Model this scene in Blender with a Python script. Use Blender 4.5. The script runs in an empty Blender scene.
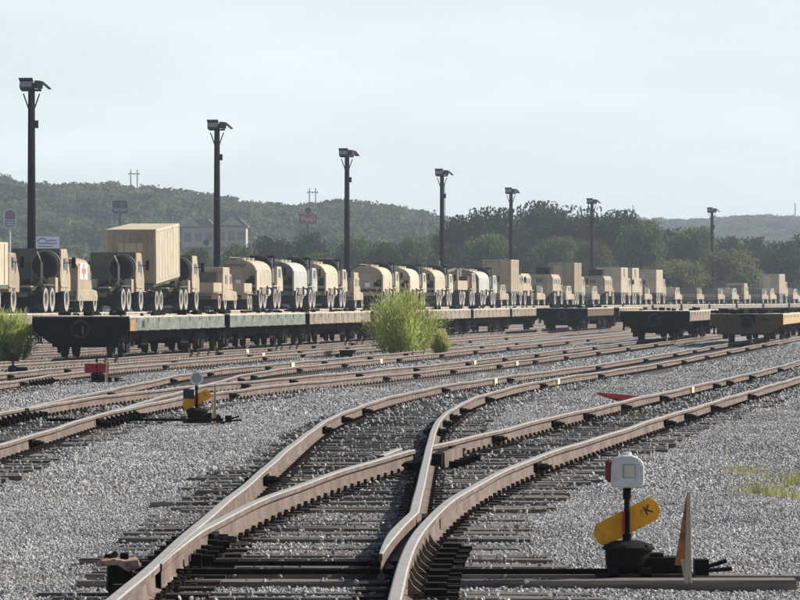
import bpy, math, random
import numpy as np
from mathutils import Vector, Matrix
R_ = math.radians
rng = np.random.default_rng(7)
random.seed(7)
SC = bpy.context.scene
COL = SC.collection

# ------------------------------------------------------------------ camera
F = 4500.0; EYE = 1.6
cd = bpy.data.cameras.new('camera'); cam = bpy.data.objects.new('camera', cd); COL.objects.link(cam)
cd.sensor_width = 36; cd.lens = 36 * F / 800; cd.clip_start = 0.5; cd.clip_end = 20000
cam.location = (0, 0, EYE); cam.rotation_euler = (math.pi / 2 - math.atan(2 / F), 0, 0)
SC.camera = cam
# ------------------------------------------------------------------ sky and sun
SUN_AZ, SUN_EL = R_(66), R_(35)
w = bpy.data.worlds.new('World'); SC.world = w; w.use_nodes = True
nt = w.node_tree
bg = nt.nodes['Background']
sky = nt.nodes.new('ShaderNodeTexSky'); sky.sky_type = 'NISHITA'; sky.sun_disc = False
sky.sun_elevation = SUN_EL; sky.sun_rotation = SUN_AZ
sky.air_density = 0.8; sky.dust_density = 1.6; sky.ozone_density = 1.4; sky.altitude = 250
# thin high cloud veil: noise on the view direction
tc = nt.nodes.new('ShaderNodeTexCoord'); mp = nt.nodes.new('ShaderNodeMapping'); mp.inputs['Scale'].default_value = (5, 5, 22)
nz = nt.nodes.new('ShaderNodeTexNoise'); nz.inputs['Scale'].default_value = 2.2; nz.inputs['Detail'].default_value = 6
cr = nt.nodes.new('ShaderNodeMapRange'); cr.inputs[1].default_value = .42; cr.inputs[2].default_value = .75; cr.inputs[3].default_value = .48; cr.inputs[4].default_value = .60
mx = nt.nodes.new('ShaderNodeMix'); mx.data_type = 'RGBA'; mx.inputs[7].default_value = (14.4, 16.0, 16.4, 1)
nt.links.new(tc.outputs['Generated'], mp.inputs[0]); nt.links.new(mp.outputs[0], nz.inputs[0]); nt.links.new(nz.outputs[0], cr.inputs[0])
sx_ = nt.nodes.new('ShaderNodeSeparateXYZ'); nt.links.new(tc.outputs['Generated'], sx_.inputs[0])
ev = nt.nodes.new('ShaderNodeMapRange'); ev.interpolation_type = 'SMOOTHSTEP'; ev.inputs[1].default_value = .0; ev.inputs[2].default_value = .28; ev.inputs[3].default_value = 1.45; ev.inputs[4].default_value = .05; nt.links.new(sx_.outputs[2], ev.inputs[0])
ml = nt.nodes.new('ShaderNodeMath'); ml.operation = 'MULTIPLY'; ml.use_clamp = True; nt.links.new(cr.outputs[0], ml.inputs[0]); nt.links.new(ev.outputs[0], ml.inputs[1]); nt.links.new(ml.outputs[0], mx.inputs[0])
nt.links.new(sky.outputs[0], mx.inputs[6]); nt.links.new(mx.outputs[2], bg.inputs[0])
bg.inputs[1].default_value = 0.056
sl = bpy.data.lights.new('sun', 'SUN'); sl.energy = 5.0; sl.angle = R_(0.5); sl.color = (1, .95, .87)
so = bpy.data.objects.new('sun', sl); COL.objects.link(so)
sd = Vector((math.sin(SUN_AZ) * math.cos(SUN_EL), math.cos(SUN_AZ) * math.cos(SUN_EL), math.sin(SUN_EL)))
so.rotation_euler = sd.to_track_quat('Z', 'Y').to_euler(); so.location = (60, 30, 40)
SC.view_settings.view_transform = 'Standard'; SC.view_settings.look = 'None'
SC.view_settings.exposure = 0.5; SC.view_settings.gamma = 1.0
SC.view_settings.use_curve_mapping = False
SC.cycles.volume_bounces = 0; SC.cycles.max_bounces = 6; SC.cycles.transparent_max_bounces = 8
SC.cycles.diffuse_bounces = 3

# ------------------------------------------------------------------ materials
MATS = {}
def mat(name, col, rough=.8, metal=0., var=.12, scale=3., bump=0., bscale=40., dirt=None, damt=.5, dscale=1.5, spec=.4, transl=0., objvar=.0, coords='Object', stretch=(1, 1, 1), attr=None):
    if name in MATS: return MATS[name]
    m = bpy.data.materials.new(name); m.use_nodes = True; MATS[name] = m
    t = m.node_tree; b = t.nodes['Principled BSDF']
    b.inputs['Roughness'].default_value = rough; b.inputs['Metallic'].default_value = metal
    b.inputs['Specular IOR Level'].default_value = spec
    N = t.nodes.new; L = t.links.new
    co = N('ShaderNodeTexCoord'); mp = N('ShaderNodeMapping'); L((N('ShaderNodeNewGeometry').outputs['Position'] if coords == 'World' else co.outputs[coords]), mp.inputs[0]); mp.inputs['Scale'].default_value = stretch
    n1 = N('ShaderNodeTexNoise'); n1.inputs['Scale'].default_value = scale; n1.inputs['Detail'].default_value = 5; L(mp.outputs[0], n1.inputs[0])
    mr = N('ShaderNodeMapRange'); mr.inputs[1].default_value = .3; mr.inputs[2].default_value = .7
    mr.inputs[3].default_value = 1 - var; mr.inputs[4].default_value = 1 + var; L(n1.outputs[0], mr.inputs[0])
    hs = N('ShaderNodeHueSaturation'); hs.inputs['Color'].default_value = (*col, 1); L(mr.outputs[0], hs.inputs['Value'])
    out = hs.outputs[0]
    if dirt:
        n2 = N('ShaderNodeTexNoise'); n2.inputs['Scale'].default_value = dscale; n2.inputs['Detail'].default_value = 8; n2.inputs['Roughness'].default_value = .7; L(mp.outputs[0], n2.inputs[0])
        m2 = N('ShaderNodeMapRange'); m2.inputs[1].default_value = .62 - .3 * damt; m2.inputs[2].default_value = .78 - .3 * damt; L(n2.outputs[0], m2.inputs[0])
        mi = N('ShaderNodeMix'); mi.data_type = 'RGBA'; L(m2.outputs[0], mi.inputs[0]); L(out, mi.inputs[6]); mi.inputs[7].default_value = (*dirt, 1); out = mi.outputs[2]
    if objvar:
        oi = N('ShaderNodeObjectInfo'); m3 = N('ShaderNodeMapRange'); m3.inputs[3].default_value = 1 - objvar; m3.inputs[4].default_value = 1 + objvar
        L(oi.outputs['Random'], m3.inputs[0]); h2 = N('ShaderNodeHueSaturation'); L(m3.outputs[0], h2.inputs['Value']); L(out, h2.inputs['Color']); out = h2.outputs[0]
    if attr:
        at = N('ShaderNodeAttribute'); at.attribute_name = attr; mi = N('ShaderNodeMix'); mi.data_type = 'RGBA'; mi.blend_type = 'MULTIPLY'; mi.inputs[0].default_value = 1
        L(out, mi.inputs[6]); L(at.outputs['Color'], mi.inputs[7]); out = mi.outputs[2]
    L(out, b.inputs['Base Color'])
    if bump:
        n3 = N('ShaderNodeTexNoise'); n3.inputs['Scale'].default_value = bscale; n3.inputs['Detail'].default_value = 4; L(mp.outputs[0], n3.inputs[0])
        bp = N('ShaderNodeBump'); bp.inputs['Strength'].default_value = bump; bp.inputs['Distance'].default_value = .02; L(n3.outputs[0], bp.inputs['Height']); L(bp.outputs[0], b.inputs['Normal'])
    if transl:
        tr = N('ShaderNodeBsdfTranslucent'); L(out, tr.inputs[0]); ms = N('ShaderNodeMixShader'); ms.inputs[0].default_value = transl
        L(b.outputs[0], ms.inputs[1]); L(tr.outputs[0], ms.inputs[2]); L(ms.outputs[0], t.nodes['Material Output'].inputs[0])
    return m
M_rail = mat('rail_rust', (.155, .115, .092), .75, 0, .35, 2.5, .3, 60, (.095, .062, .048), .4, 3)
M_head = mat('rail_head_steel', (.42, .385, .345), .45, .35, .12, 4, .15, 50)
M_tie = mat('weathered_timber', (.125, .11, .098), .95, 0, .4, 6, .8, 30, (.25, .23, .21), .5, 7, objvar=.35, stretch=(.5, 6, 4))
M_black = mat('black_iron', (.010, .009, .0085), .85, 0, .3, 8, .3, 40, spec=.12)
M_dark = mat('dark_rusty_iron', (.028, .022, .019), .8, 0, .35, 6, .4, 40, (.06, .035, .022), .4, 5, spec=.12)
M_stone = mat('crushed_limestone', (.37, .36, .35), .9, 0, .22, .9, 0, 40, (.22, .20, .18), .18, .45, objvar=.4, coords='World')
M_yel = mat('yellow_paint', (.78, .36, .012), .6, 0, .12, 9, .1, 40, (.42, .2, .03), .22, 14)
M_red = mat('red_paint', (.34, .015, .018), .6, 0, .2, 8, .1, 30, (.2, .02, .02), .4, 9)
M_dred = mat('dark_red_paint', (.13, .018, .02), .6, 0, .2, 8, .1, 30)
M_white = mat('white_paint', (.72, .72, .70), .55, 0, .06, 5, .05, 30, (.5, .48, .44), .25, 8)
M_cream = mat('cream_paint', (.86, .72, .50), .7, 0, .1, 9)
M_glass = mat('dark_glass', (.03, .035, .04), .12, 0, .1, 2, spec=.6)
M_lens = mat('amber_lens_pane', (.50, .46, .36), .2, 0, .1, 12, spec=.5)
M_oldwood = mat('grey_board', (.36, .30, .235), .85, 0, .2, 8, .4, 40, (.25, .22, .2), .4, 9, stretch=(1, 1, .2))
M_orwood = mat('orange_brown_board', (.34, .13, .05), .8, 0, .3, 8, .3, 40, (.10, .045, .03), .5, 12)
M_tan = mat('desert_tan_paint', (.37, .30, .21), .75, 0, .1, 1.5, 0, 30, (.30, .23, .15), .45, 1.2, objvar=.16)
M_tan2 = mat('pale_tan_paint', (.47, .40, .295), .75, 0, .08, 1.2, 0, 30, (.37, .30, .2), .35, 1., objvar=.16)
M_olive = mat('dull_olive_paint', (.095, .10, .075), .8, 0, .2, 1.5, 0, 30, (.15, .14, .10), .4, 1.6)
M_dusty = mat('dusty_rubber', (.33, .305, .275), .95, 0, .2, 6, .2, 30)
M_rub = mat('black_rubber', (.014, .013, .013), .9, 0, .3, 6, .3, 40)
M_rim = mat('wheel_rim_paint', (.20, .17, .13), .8, 0, .2, 5)
M_green = mat('weathered_green_paint', (.125, .155, .13), .8, 0, .25, 1.3, .2, 20, (.24, .23, .19), .5, 1.8, stretch=(1, 1, 2))
M_tanst = mat('weathered_buff_steel', (.27, .22, .165), .8, 0, .25, 1.3, .2, 20, (.13, .10, .075), .5, 2.2)
M_yelst = mat('faded_yellow_steel', (.44, .32, .18), .8, 0, .15, 1.2, .2, 20, (.35, .2, .1), .4, 2.4)
M_rust = mat('orange_rust', (.36, .15, .045), .9, 0, .3, 5, .3, 30, (.45, .32, .12), .5, 6)
M_rustpink = mat('sunlit_rust_scale', (.36, .235, .17), .9, 0, .3, 9, .5, 40, (.10, .055, .035), .45, 16)
M_brown = mat('brown_rusty_steel', (.105, .065, .042), .85, 0, .3, 3, .3, 25, (.09, .05, .035), .5, 3)
M_deckw = mat('bleached_deck_boards', (.56, .50, .41), .9, 0, .2, 3, .3, 30, (.30, .25, .2), .4, 2)
M_pole = mat('dark_creosote_pole', (.010, .009, .010), .9, 0, .3, 4, .3, 30, stretch=(4, 4, .3), spec=.08)
M_lamp = mat('floodlight_housing', (.03, .033, .038), .6, .1, .15, 3)
M_lglass = mat('floodlight_glass', (.30, .34, .36), .15, 0, .1, 3, spec=.6)
M_bark = mat('tree_bark', (.09, .07, .055), .95, 0, .3, 3, .5, 12)
LEAF = [mat('foliage_dark', (.036, .056, .024), .8, 0, .3, .4, transl=.25, objvar=.3, attr='tint', spec=.2),
        mat('foliage_mid', (.10, .132, .046), .8, 0, .3, .4, transl=.3, objvar=.3, attr='tint', spec=.2),
        mat('foliage_light', (.155, .19, .058), .8, 0, .25, .4, transl=.35, objvar=.12, attr='tint', spec=.2)]
M_bush = mat('feathery_yellow_green', (.42, .47, .15), .7, 0, .3, 2, transl=.45, attr='tint', spec=.2)
M_weed = mat('dry_weed', (.42, .41, .19), .8, 0, .3, 4, transl=.4)
M_letter = mat('black_lettering', (.012, .012, .012), .7, 0, .1, 5)
M_stucco = mat('beige_stucco', (.50, .45, .37), .9, 0, .1, .5)
M_roof = mat('brown_roof', (.17, .145, .13), .9, 0, .2, 1)
M_terra = mat('terracotta_roof', (.38, .15, .1), .9, 0, .2, 1)
M_navy = mat('navy_sign_face', (.03, .028, .05), .5, 0, .1, 2)
M_plum = mat('plum_sign_face', (.16, .055, .10), .5, 0, .15, 1)
M_slate = mat('blue_grey_sign_face', (.12, .15, .25), .5, 0, .1, 1)
M_sred = mat('red_sign_face', (.42, .05, .045), .5, 0, .1, 1)
M_swhite = mat('white_sign_face', (.75, .76, .82), .5, 0, .04, 1)
M_purple = mat('purple_print', (.22, .16, .42), .6, 0, .1, 1)
M_lampgrey = mat('grey_lamp_housing', (.30, .32, .33), .5, 0, .1, 8)

# ------------------------------------------------------------------ mesh helper
class MB:
    def __init__(s): s.v = []; s.f = []; s.m = []
    def add(s, vs, fs, m=0, tf=None):
        o = len(s.v)
        for p in vs:
            s.v.append(tuple(tf @ Vector(p)) if tf is not None else tuple(p))
        for f in fs: s.f.append(tuple(i + o for i in f)); s.m.append(m)
        return s
    def box(s, c, d, m=0, tf=None, taper=None):
        x, y, z = c; a, b, h = d[0] / 2, d[1] / 2, d[2] / 2; t = taper or (1, 1)
        vs = [(x - a, y - b, z - h), (x + a, y - b, z - h), (x + a, y + b, z - h), (x - a, y + b, z - h),
              (x - a * t[0], y - b * t[1], z + h), (x + a * t[0], y - b * t[1], z + h), (x + a * t[0], y + b * t[1], z + h), (x - a * t[0], y + b * t[1], z + h)]
        return s.add(vs, [(0, 3, 2, 1), (4, 5, 6, 7), (0, 1, 5, 4), (1, 2, 6, 5), (2, 3, 7, 6), (3, 0, 4, 7)], m, tf)
    def cyl(s, p0, p1, r, n=10, m=0, r2=None, tf=None, caps=True):
        p0, p1 = Vector(p0), Vector(p1); r2 = r if r2 is None else r2
        d = (p1 - p0).normalized(); u = d.orthogonal().normalized(); v = d.cross(u)
        vs = []
        for p, q in ((p0, r), (p1, r2)):
            for i in range(n):
                a = 2 * math.pi * i / n; vs.append(tuple(p + (u * math.cos(a) + v * math.sin(a)) * q))
        fs = [(i, (i + 1) % n, n + (i + 1) % n, n + i) for i in range(n)]
        if caps: fs += [tuple(range(n - 1, -1, -1)), tuple(range(n, 2 * n))]
        return s.add(vs, fs, m, tf)
    def prism(s, prof, a0, a1, axis='x', m=0, tf=None):
        # prof: list of 2D points; axis x: (y,z); axis y: (x,z); axis z: (x,y)
        n = len(prof)
        def pt(p, a): return (a, p[0], p[1]) if axis == 'x' else ((p[0], a, p[1]) if axis == 'y' else (p[0], p[1], a))
        vs = [pt(p, a0) for p in prof] + [pt(p, a1) for p in prof]
        fs = [(i, (i + 1) % n, n + (i + 1) % n, n + i) for i in range(n)] + [tuple(range(n - 1, -1, -1)), tuple(range(n, 2 * n))]
        return s.add(vs, fs, m, tf)
    def lathe(s, prof, n=16, axis='x', m=0, tf=None, c=(0, 0, 0)):
        # prof: (r, h) along axis
        vs = []; k = len(prof)
        for i in range(n):
            a = 2 * math.pi * i / n; ca, sa = math.cos(a), math.sin(a)
            for r, h in prof:
                vs.append((c[0] + h, c[1] + r * ca, c[2] + r * sa) if axis == 'x' else (c[0] + r * ca, c[1] + r * sa, c[2] + h))
        fs = []
        for i in range(n):
            j = (i + 1) % n
            for q in range(k - 1): fs.append((i * k + q, j * k + q, j * k + q + 1, i * k + q + 1))
        return s.add(vs, fs, m, tf)
    def mesh(s, name, mats, smooth=False):
        me = bpy.data.meshes.new(name); me.from_pydata(s.v, [], s.f)
        for x in (mats if isinstance(mats, (list, tuple)) else [mats]): me.materials.append(x)
        me.polygons.foreach_set('material_index', s.m)
        if smooth:
            me.polygons.foreach_set('use_smooth', [True] * len(s.f))
        import bmesh
        bm = bmesh.new(); bm.from_mesh(me); bmesh.ops.recalc_face_normals(bm, faces=bm.faces); bm.to_mesh(me); bm.free()
        return me

def link(name, data, parent=None, loc=(0, 0, 0), rot=(0, 0, 0)):
    o = bpy.data.objects.new(name, data); COL.objects.link(o)
    o.location = loc; o.rotation_euler = rot
    if parent is not None: o.parent = parent
    return o
def tag(o, label=None, cat=None, group=None, kind=None):
    if label: o['label'] = label
    if cat: o['category'] = cat
    if group: o['group'] = group
    if kind: o['kind'] = kind
    return o
def root(name, loc, rz=0, label=None, cat=None, group=None):
    return tag(link(name, None, None, loc, (0, 0, rz)), label, cat, group)
def P(name, mb, mats, parent, loc=(0, 0, 0), rot=(0, 0, 0), smooth=False, bevel=0):
    o = link(name, mb.mesh(name, mats, smooth) if isinstance(mb, MB) else mb, parent, loc, rot)
    if bevel:
        b = o.modifiers.new('bevel', 'BEVEL'); b.width = bevel; b.segments = 2; b.limit_method = 'ANGLE'
    return o
def copy_tree(o, parent=None):
    c = o.copy(); COL.objects.link(c); c.parent = parent
    for ch in list(o.children): copy_tree(ch, c)
    return c
def text_mesh(s, size, mt, depth=.004, align='CENTER'):
    cu = bpy.data.curves.new('lettering', 'FONT'); cu.body = s; cu.size = size; cu.extrude = depth; cu.align_x = align; cu.align_y = 'CENTER'
    ob = bpy.data.objects.new('lettering', cu); COL.objects.link(ob)
    dg = bpy.context.evaluated_depsgraph_get(); me = bpy.data.meshes.new_from_object(ob.evaluated_get(dg))
    bpy.data.objects.remove(ob); me.materials.clear(); me.materials.append(mt); return me

# ------------------------------------------------------------------ ground level and track lines
def g(y):
    t = np.clip((np.asarray(y, float) - 40) / 100, 0, 1); return -0.3 * t * t * (3 - 2 * t)
def gz(y): return float(g(y))
TIE_TOP = -.178; BED = -.215           # below the rail head
SL = .134
def ramp(y, s0, s1, x0, y0, xi, half):
    """line (x0,y0) slope s0 bending smoothly to slope s1 around y = xi."""
    a, b = xi - half, xi + half
    y = np.asarray(y, float); base = x0 + s0 * (y - y0)
    t = np.clip(y - a, 0, 2 * half)
    return base + (s1 - s0) * (t * t / (4 * half)) + np.where(y > b, (s1 - s0) * (y - b), 0)
def cA(y): return ramp(y, .014, SL, -.78, 24, 80.9, 27)
def cB(y): return ramp(y, .014, SL, -.78, 24, 36.2, 10)
def cD(y): return ramp(y, .011, SL, -5.15, 50, 118.5, 15)
def cC(y): return ramp(y, .011, SL, -5.15, 50, 79.5, 17.5)
def cE(y): return ramp(y, .011, SL, -9.05, 104, 121.1, 15)
def cF(y): return SL * np.asarray(y, float) - 29.0
def cG(y): return SL * np.asarray(y, float) - 33.7
def cH(y): return SL * np.asarray(y, float) - 38.6
_ry = np.array([150, 207, 259, 300, 350, 388, 420, 448, 475, 505, 530, 556, 600, 660.])
_ru = np.array([0, 0, 0, 0, 440, 507, 572, 620, 662, 705, 745, 785, 840, 900.])
_rx = np.where(_ry <= 350, .13444 * _ry - 44, (_ru - 400) * _ry / F)
_co = np.polyfit(_ry[3:], _rx[3:], 5)
def xR2(y):                                # right edge of the loaded vehicles on the back train
    y = np.asarray(y, float); p = np.polyval(_co, np.clip(y, 300, 640)); l = .13444 * y - 44
    t = np.clip((y - 300) / 50, 0, 1); return l * (1 - t) + p * t
def cI(y): return xR2(y) - 1.23
def heading(fn, y): return math.atan(float(fn(y + .5) - fn(y - .5)))

GA = .7525                                   # rail centre from track centre
def rail_l1(y): return cA(y) - GA
def rail_r(y): return cB(y) + GA
def rail_ar(y):
    y = np.asarray(y, float); return np.where(y < 33.5, np.minimum(cA(y) + GA, rail_r(y) - .165), np.minimum(cA(y) + GA, rail_r(y) - .15))
def l2_w(y): return np.clip((np.asarray(y, float) - 27.2) / 4.5, .18, 1)
def rail_l2(y): return np.maximum(cB(y) - GA, rail_l1(y) + .037 + .036 * l2_w(y))

# ------------------------------------------------------------------ ground sheet
def ground_noise(x, y):
    return .035 * np.sin(x * 1.3 + .35 * y) * np.sin(.21 * y + .7 * x) + .02 * np.sin(2.9 * x + .11 * y + 1)
def near_track(x, y):
    d = np.full(np.shape(x), 9.)
    for fn, y0 in ((cA, 0), (cB, 0), (cC, 0), (cD, 0), (cE, 0)): d = np.minimum(d, np.abs(x - fn(y)))
    return d
def bed_z(x, y):
    k = np.where(np.asarray(y) < 47, np.clip((near_track(x, y) - 1.35) / .5, 0, 1), np.clip((near_track(x, y) - .95 - .12 * np.sin(np.asarray(y) * 2.3)) / .35, 0, 1))
    return g(y) + BED - .03 - (-.024 + .046 * np.clip((np.asarray(y) - 38) / 12, 0, 1)) * (1 - k) + .012 * k + ground_noise(x, y) * k * np.where(np.asarray(y) < 160, 1, 0)
ys = np.concatenate([np.arange(-45, 18, 9), np.arange(18, 80, .35), np.arange(80, 170, 1.5), np.arange(170, 400, 15), np.arange(400, 2950, 90)])
xs = np.concatenate([np.linspace(-980, -60, 16), np.arange(-50, -12, 4), np.arange(-12, 12, .3), np.arange(12, 56, 4), np.linspace(60, 980, 16)])
XX, YY = np.meshgrid(xs, ys); ZZ = bed_z(XX, YY)
nx, ny = len(xs), len(ys)
me = bpy.data.meshes.new('ground')
idx = np.arange(nx * ny).reshape(ny, nx)
fc = np.stack([idx[:-1, :-1], idx[:-1, 1:], idx[1:, 1:], idx[1:, :-1]], -1).reshape(-1, 4)
me.from_pydata(np.stack([XX, YY, ZZ], -1).reshape(-1, 3).tolist(), [], fc.tolist())
me.polygons.foreach_set('use_smooth', [True] * len(fc))
gm = bpy.data.materials.new('ballast_ground'); gm.use_nodes = True
t = gm.node_tree; N = t.nodes.new; L = t.links.new; b = t.nodes['Principled BSDF']; b.inputs['Roughness'].default_value = .95; b.inputs['Specular IOR Level'].default_value = .2
geo = N('ShaderNodeNewGeometry'); sp = N('ShaderNodeSeparateXYZ'); L(geo.outputs['Position'], sp.inputs[0])
vo = N('ShaderNodeTexVoronoi'); vo.inputs['Scale'].default_value = 13; L(geo.outputs['Position'], vo.inputs['Vector'])
r1 = N('ShaderNodeValToRGB'); r1.color_ramp.elements[0].color = (.10, .097, .097, 1); r1.color_ramp.elements[1].color = (.50, .49, .485, 1)
sc_ = N('ShaderNodeSeparateColor'); L(vo.outputs['Color'], sc_.inputs[0]); L(sc_.outputs[0], r1.inputs[0])
nb = N('ShaderNodeTexNoise'); nb.inputs['Scale'].default_value = .5; nb.inputs['Detail'].default_value = 5; L(geo.outputs['Position'], nb.inputs['Vector'])
mr = N('ShaderNodeMapRange'); mr.inputs[1].default_value = .3; mr.inputs[2].default_value = .7; mr.inputs[3].default_value = .8; mr.inputs[4].default_value = 1.12; L(nb.outputs[0], mr.inputs[0])
hs = N('ShaderNodeHueSaturation'); L(r1.outputs[0], hs.inputs['Color']); L(mr.outputs[0], hs.inputs['Value'])
fr = N('ShaderNodeMapRange'); fr.inputs[1].default_value = 560; fr.inputs[2].default_value = 600; L(sp.outputs[1], fr.inputs[0])
mi = N('ShaderNodeMix'); mi.data_type = 'RGBA'; L(fr.outputs[0], mi.inputs[0]); L(hs.outputs[0], mi.inputs[6]); mi.inputs[7].default_value = (.09, .10, .05, 1)
L(mi.outputs[2], b.inputs['Base Color'])
bu = N('ShaderNodeBump'); bu.inputs['Distance'].default_value = .05; bu.inputs['Strength'].default_value = 1; L(vo.outputs['Distance'], bu.inputs['Height']); bu.invert = True; L(bu.outputs[0], b.inputs['Normal'])
me.materials.append(gm)
tag(link('ground', me), 'pale grey ballast ground of the rail yard', 'ground', kind='structure')

# ------------------------------------------------------------------ far hills (terrain) with forest
def ridge_left(u): return np.interp(u, [-80, 0, 20, 60, 100, 150, 200, 240, 300, 340, 380, 420, 460, 520, 640, 900], [177, 181, 189, 191, 188, 193, 198, 207, 212, 206, 209, 216, 228, 240, 264, 290])
def hill_left(x, y):
    u = 400 + F * x / np.maximum(y, 1); hh = (298 - ridge_left(u) - 28) / F * 1500 + 2
    t = np.clip((y - 880) / 620, 0, 1); return -.6 + hh * t * t * (3 - 2 * t)
def hill_far(x, y):
    u = 400 + F * x / np.maximum(y, 1); hh = (298 - np.interp(u, [200, 450, 640, 700, 760, 800, 900], [235, 226, 222, 224, 220, 221, 225])) / F * 2400 - 5
    t = np.clip((y - 1560) / 840, 0, 1); return -.7 + hh * t * t * (3 - 2 * t)
M_hill = mat('hill_scrub', (.06, .07, .035), .95, 0, .3, .05, coords='Object')
def terrain(name, fn, x0, x1, y0, y1, n, label):
    X, Y = np.meshgrid(np.linspace(x0, x1, n), np.linspace(y0, y1, n)); Zv = fn(X, Y)
    i = np.arange(n * n).reshape(n, n); f = np.stack([i[:-1, :-1], i[:-1, 1:], i[1:, 1:], i[1:, :-1]], -1).reshape(-1, 4)
    m = bpy.data.meshes.new(name); m.from_pydata(np.stack([X, Y, Zv], -1).reshape(-1, 3).tolist(), [], f.tolist()); m.materials.append(M_hill)
    m.polygons.foreach_set('use_smooth', [True] * len(f)); tag(link(name, m), label, 'hill', kind='structure')
terrain('hill', hill_left, -420, 330, 870, 1700, 70, 'near wooded hill rising at the left behind the train')
terrain('hill', hill_far, -300, 480, 1710, 2700, 60, 'distant low wooded hill at the right horizon')

# haze: closed box of even air
hb = MB().box((0, 1440, 32), (1990, 2990, 76)); ho = link('haze', hb.mesh('haze', [])); tag(ho, 'thin pale summer haze over the yard', 'haze', kind='stuff')
hm = bpy.data.materials.new('haze'); hm.use_nodes = True; t = hm.node_tree
t.nodes.remove(t.nodes['Principled BSDF']); pv = t.nodes.new('ShaderNodeVolumePrincipled'); pv.inputs['Color'].default_value = (.74, .86, 1, 1); pv.inputs['Density'].default_value = .00022
pv.inputs['Anisotropy'].default_value = .25
t.links.new(pv.outputs[0], t.nodes['Material Output'].inputs['Volume']); ho.data.materials.append(hm)

# ------------------------------------------------------------------ foliage meshes
def leaf_mesh(name, centers, sizes, tints, m, aspect=1.6, up=0.0):
    n = len(centers)
    a = rng.normal(size=(n, 3)); a[:, 2] += up * 2; a /= np.linalg.norm(a, axis=1)[:, None]
    b = rng.normal(size=(n, 3)); b -= (b * a).sum(1)[:, None] * a; b /= np.linalg.norm(b, axis=1)[:, None]
    s = sizes[:, None] * .5; A = a * s * aspect; B = b * s
    V = np.stack([centers - A, centers - B * rng.uniform(.6, 1.1, (n, 1)), centers + A, centers + B * rng.uniform(.6, 1.1, (n, 1))], 1).reshape(-1, 3)
    me = bpy.data.meshes.new(name); me.vertices.add(4 * n); me.vertices.foreach_set('co', V.ravel())
    me.loops.add(4 * n); me.loops.foreach_set('vertex_index', np.arange(4 * n)); me.polygons.add(n)
    me.polygons.foreach_set('loop_start', np.arange(0, 4 * n, 4)); me.polygons.foreach_set('loop_total', np.full(n, 4))
    me.materials.append(m); me.update()
    at = me.color_attributes.new('tint', 'FLOAT_COLOR', 'POINT')
    c = np.ones((4 * n, 4)); c[:, :3] = np.repeat(tints, 4, axis=0); at.data.foreach_set('color', c.ravel())
    return me
def crown_mesh(name, n_clump, per, leaf, m, squash=.9, low=.12):
    """unit crown: about 1 wide, 1 tall, base at z=low."""
    cs = []
    lobes = [(rng.uniform(-.26, .26), rng.uniform(-.26, .26), rng.uniform(.36, .66), rng.uniform(.2, .32)) for _ in range(8)] + [(0, 0, .6, .36)]
    C, S, T = [], [], []
    for i in range(n_clump):
        lx, ly, lz, lr = lobes[rng.integers(len(lobes))]
        d = rng.normal(size=3); d /= np.linalg.norm(d)
        if d[2] < -.35: d[2] *= -.6
        r = lr * rng.uniform(.5, .98)
        c = np.array([lx, ly, lz]) + d * r * np.array([1, 1, squash])
        if c[2] < low: c[2] = low + rng.uniform(0, .1)
        k = rng.integers(per // 2, per + per // 2); cr = rng.uniform(.03, .062)
        C.append(c + np.clip(rng.normal(size=(k, 3)), -1.5, 1.5) * cr * np.array([1, 1, .8])); S.append(rng.uniform(.6, 1.4, k) * leaf)
        tt = rng.uniform(.7, 1.35); T.append(np.clip(np.array([tt * rng.uniform(.9, 1.18), tt, tt * rng.uniform(.8, 1.05)]) * rng.uniform(.85, 1.15, (k, 1)), 0, 2))
    C = np.concatenate(C); S = np.concatenate(S); T = np.concatenate(T)
    C[:, 2] *= 1.0 / np.percentile(C[:, 2], 98.8); C[:, :2] *= .5 / np.percentile(np.abs(C[:, :2]), 98.5); C[:, 2] = np.maximum(C[:, 2], low * .6)
    keep = (C[:, 2] < 1.05) & (np.abs(C[:, 0]) < .56) & (np.abs(C[:, 1]) < .56)
    return leaf_mesh(name, C[keep], S[keep], T[keep], m)
def trunk_mesh(name):
    mb = MB(); 
    mb.cyl((0, 0, 0), (.01, 0, .3), .035, 7, 0, .025)
    for k in range(5):
        a = k * 1.26 + rng.uniform(-.3, .3); mb.cyl((.01, 0, .22 + .02 * k), (.25 * math.cos(a), .25 * math.sin(a), .5 + .06 * k), .016, 5, 0, .006)
    mb.cyl((.01, 0, .3), (0, .02, .75), .025, 6, 0, .008)
    return mb.mesh(name, M_bark)
CR = [[crown_mesh('crown', 460, 22, .031, LEAF[k]) for _ in range(3)] for k in range(3)]
TRK = [trunk_mesh('trunk') for _ in range(2)]

def at_px(u, y_depth): return (u - 400) * y_depth / F
def tree(u, ytop, wpx, Z, tone, label, group=None, v=None, base=None):
    zb = -.55 if base is None else base
    h = (298 - ytop) / F * Z + EYE - zb; wd = wpx / F * Z
    o = root('tree', (at_px(u, Z), Z, zb), rng.uniform(0, 6.28), label, 'tree', group)
    v = rng.integers(3) if v is None else v
    tk = link('trunk', TRK[int(v) % 2], o); tk.scale = (h * .7, h * .7, h)
    cw = link('crown', CR[tone][int(v)], o); cw.scale = (wd, wd, h * 1.0)
    return o

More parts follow.
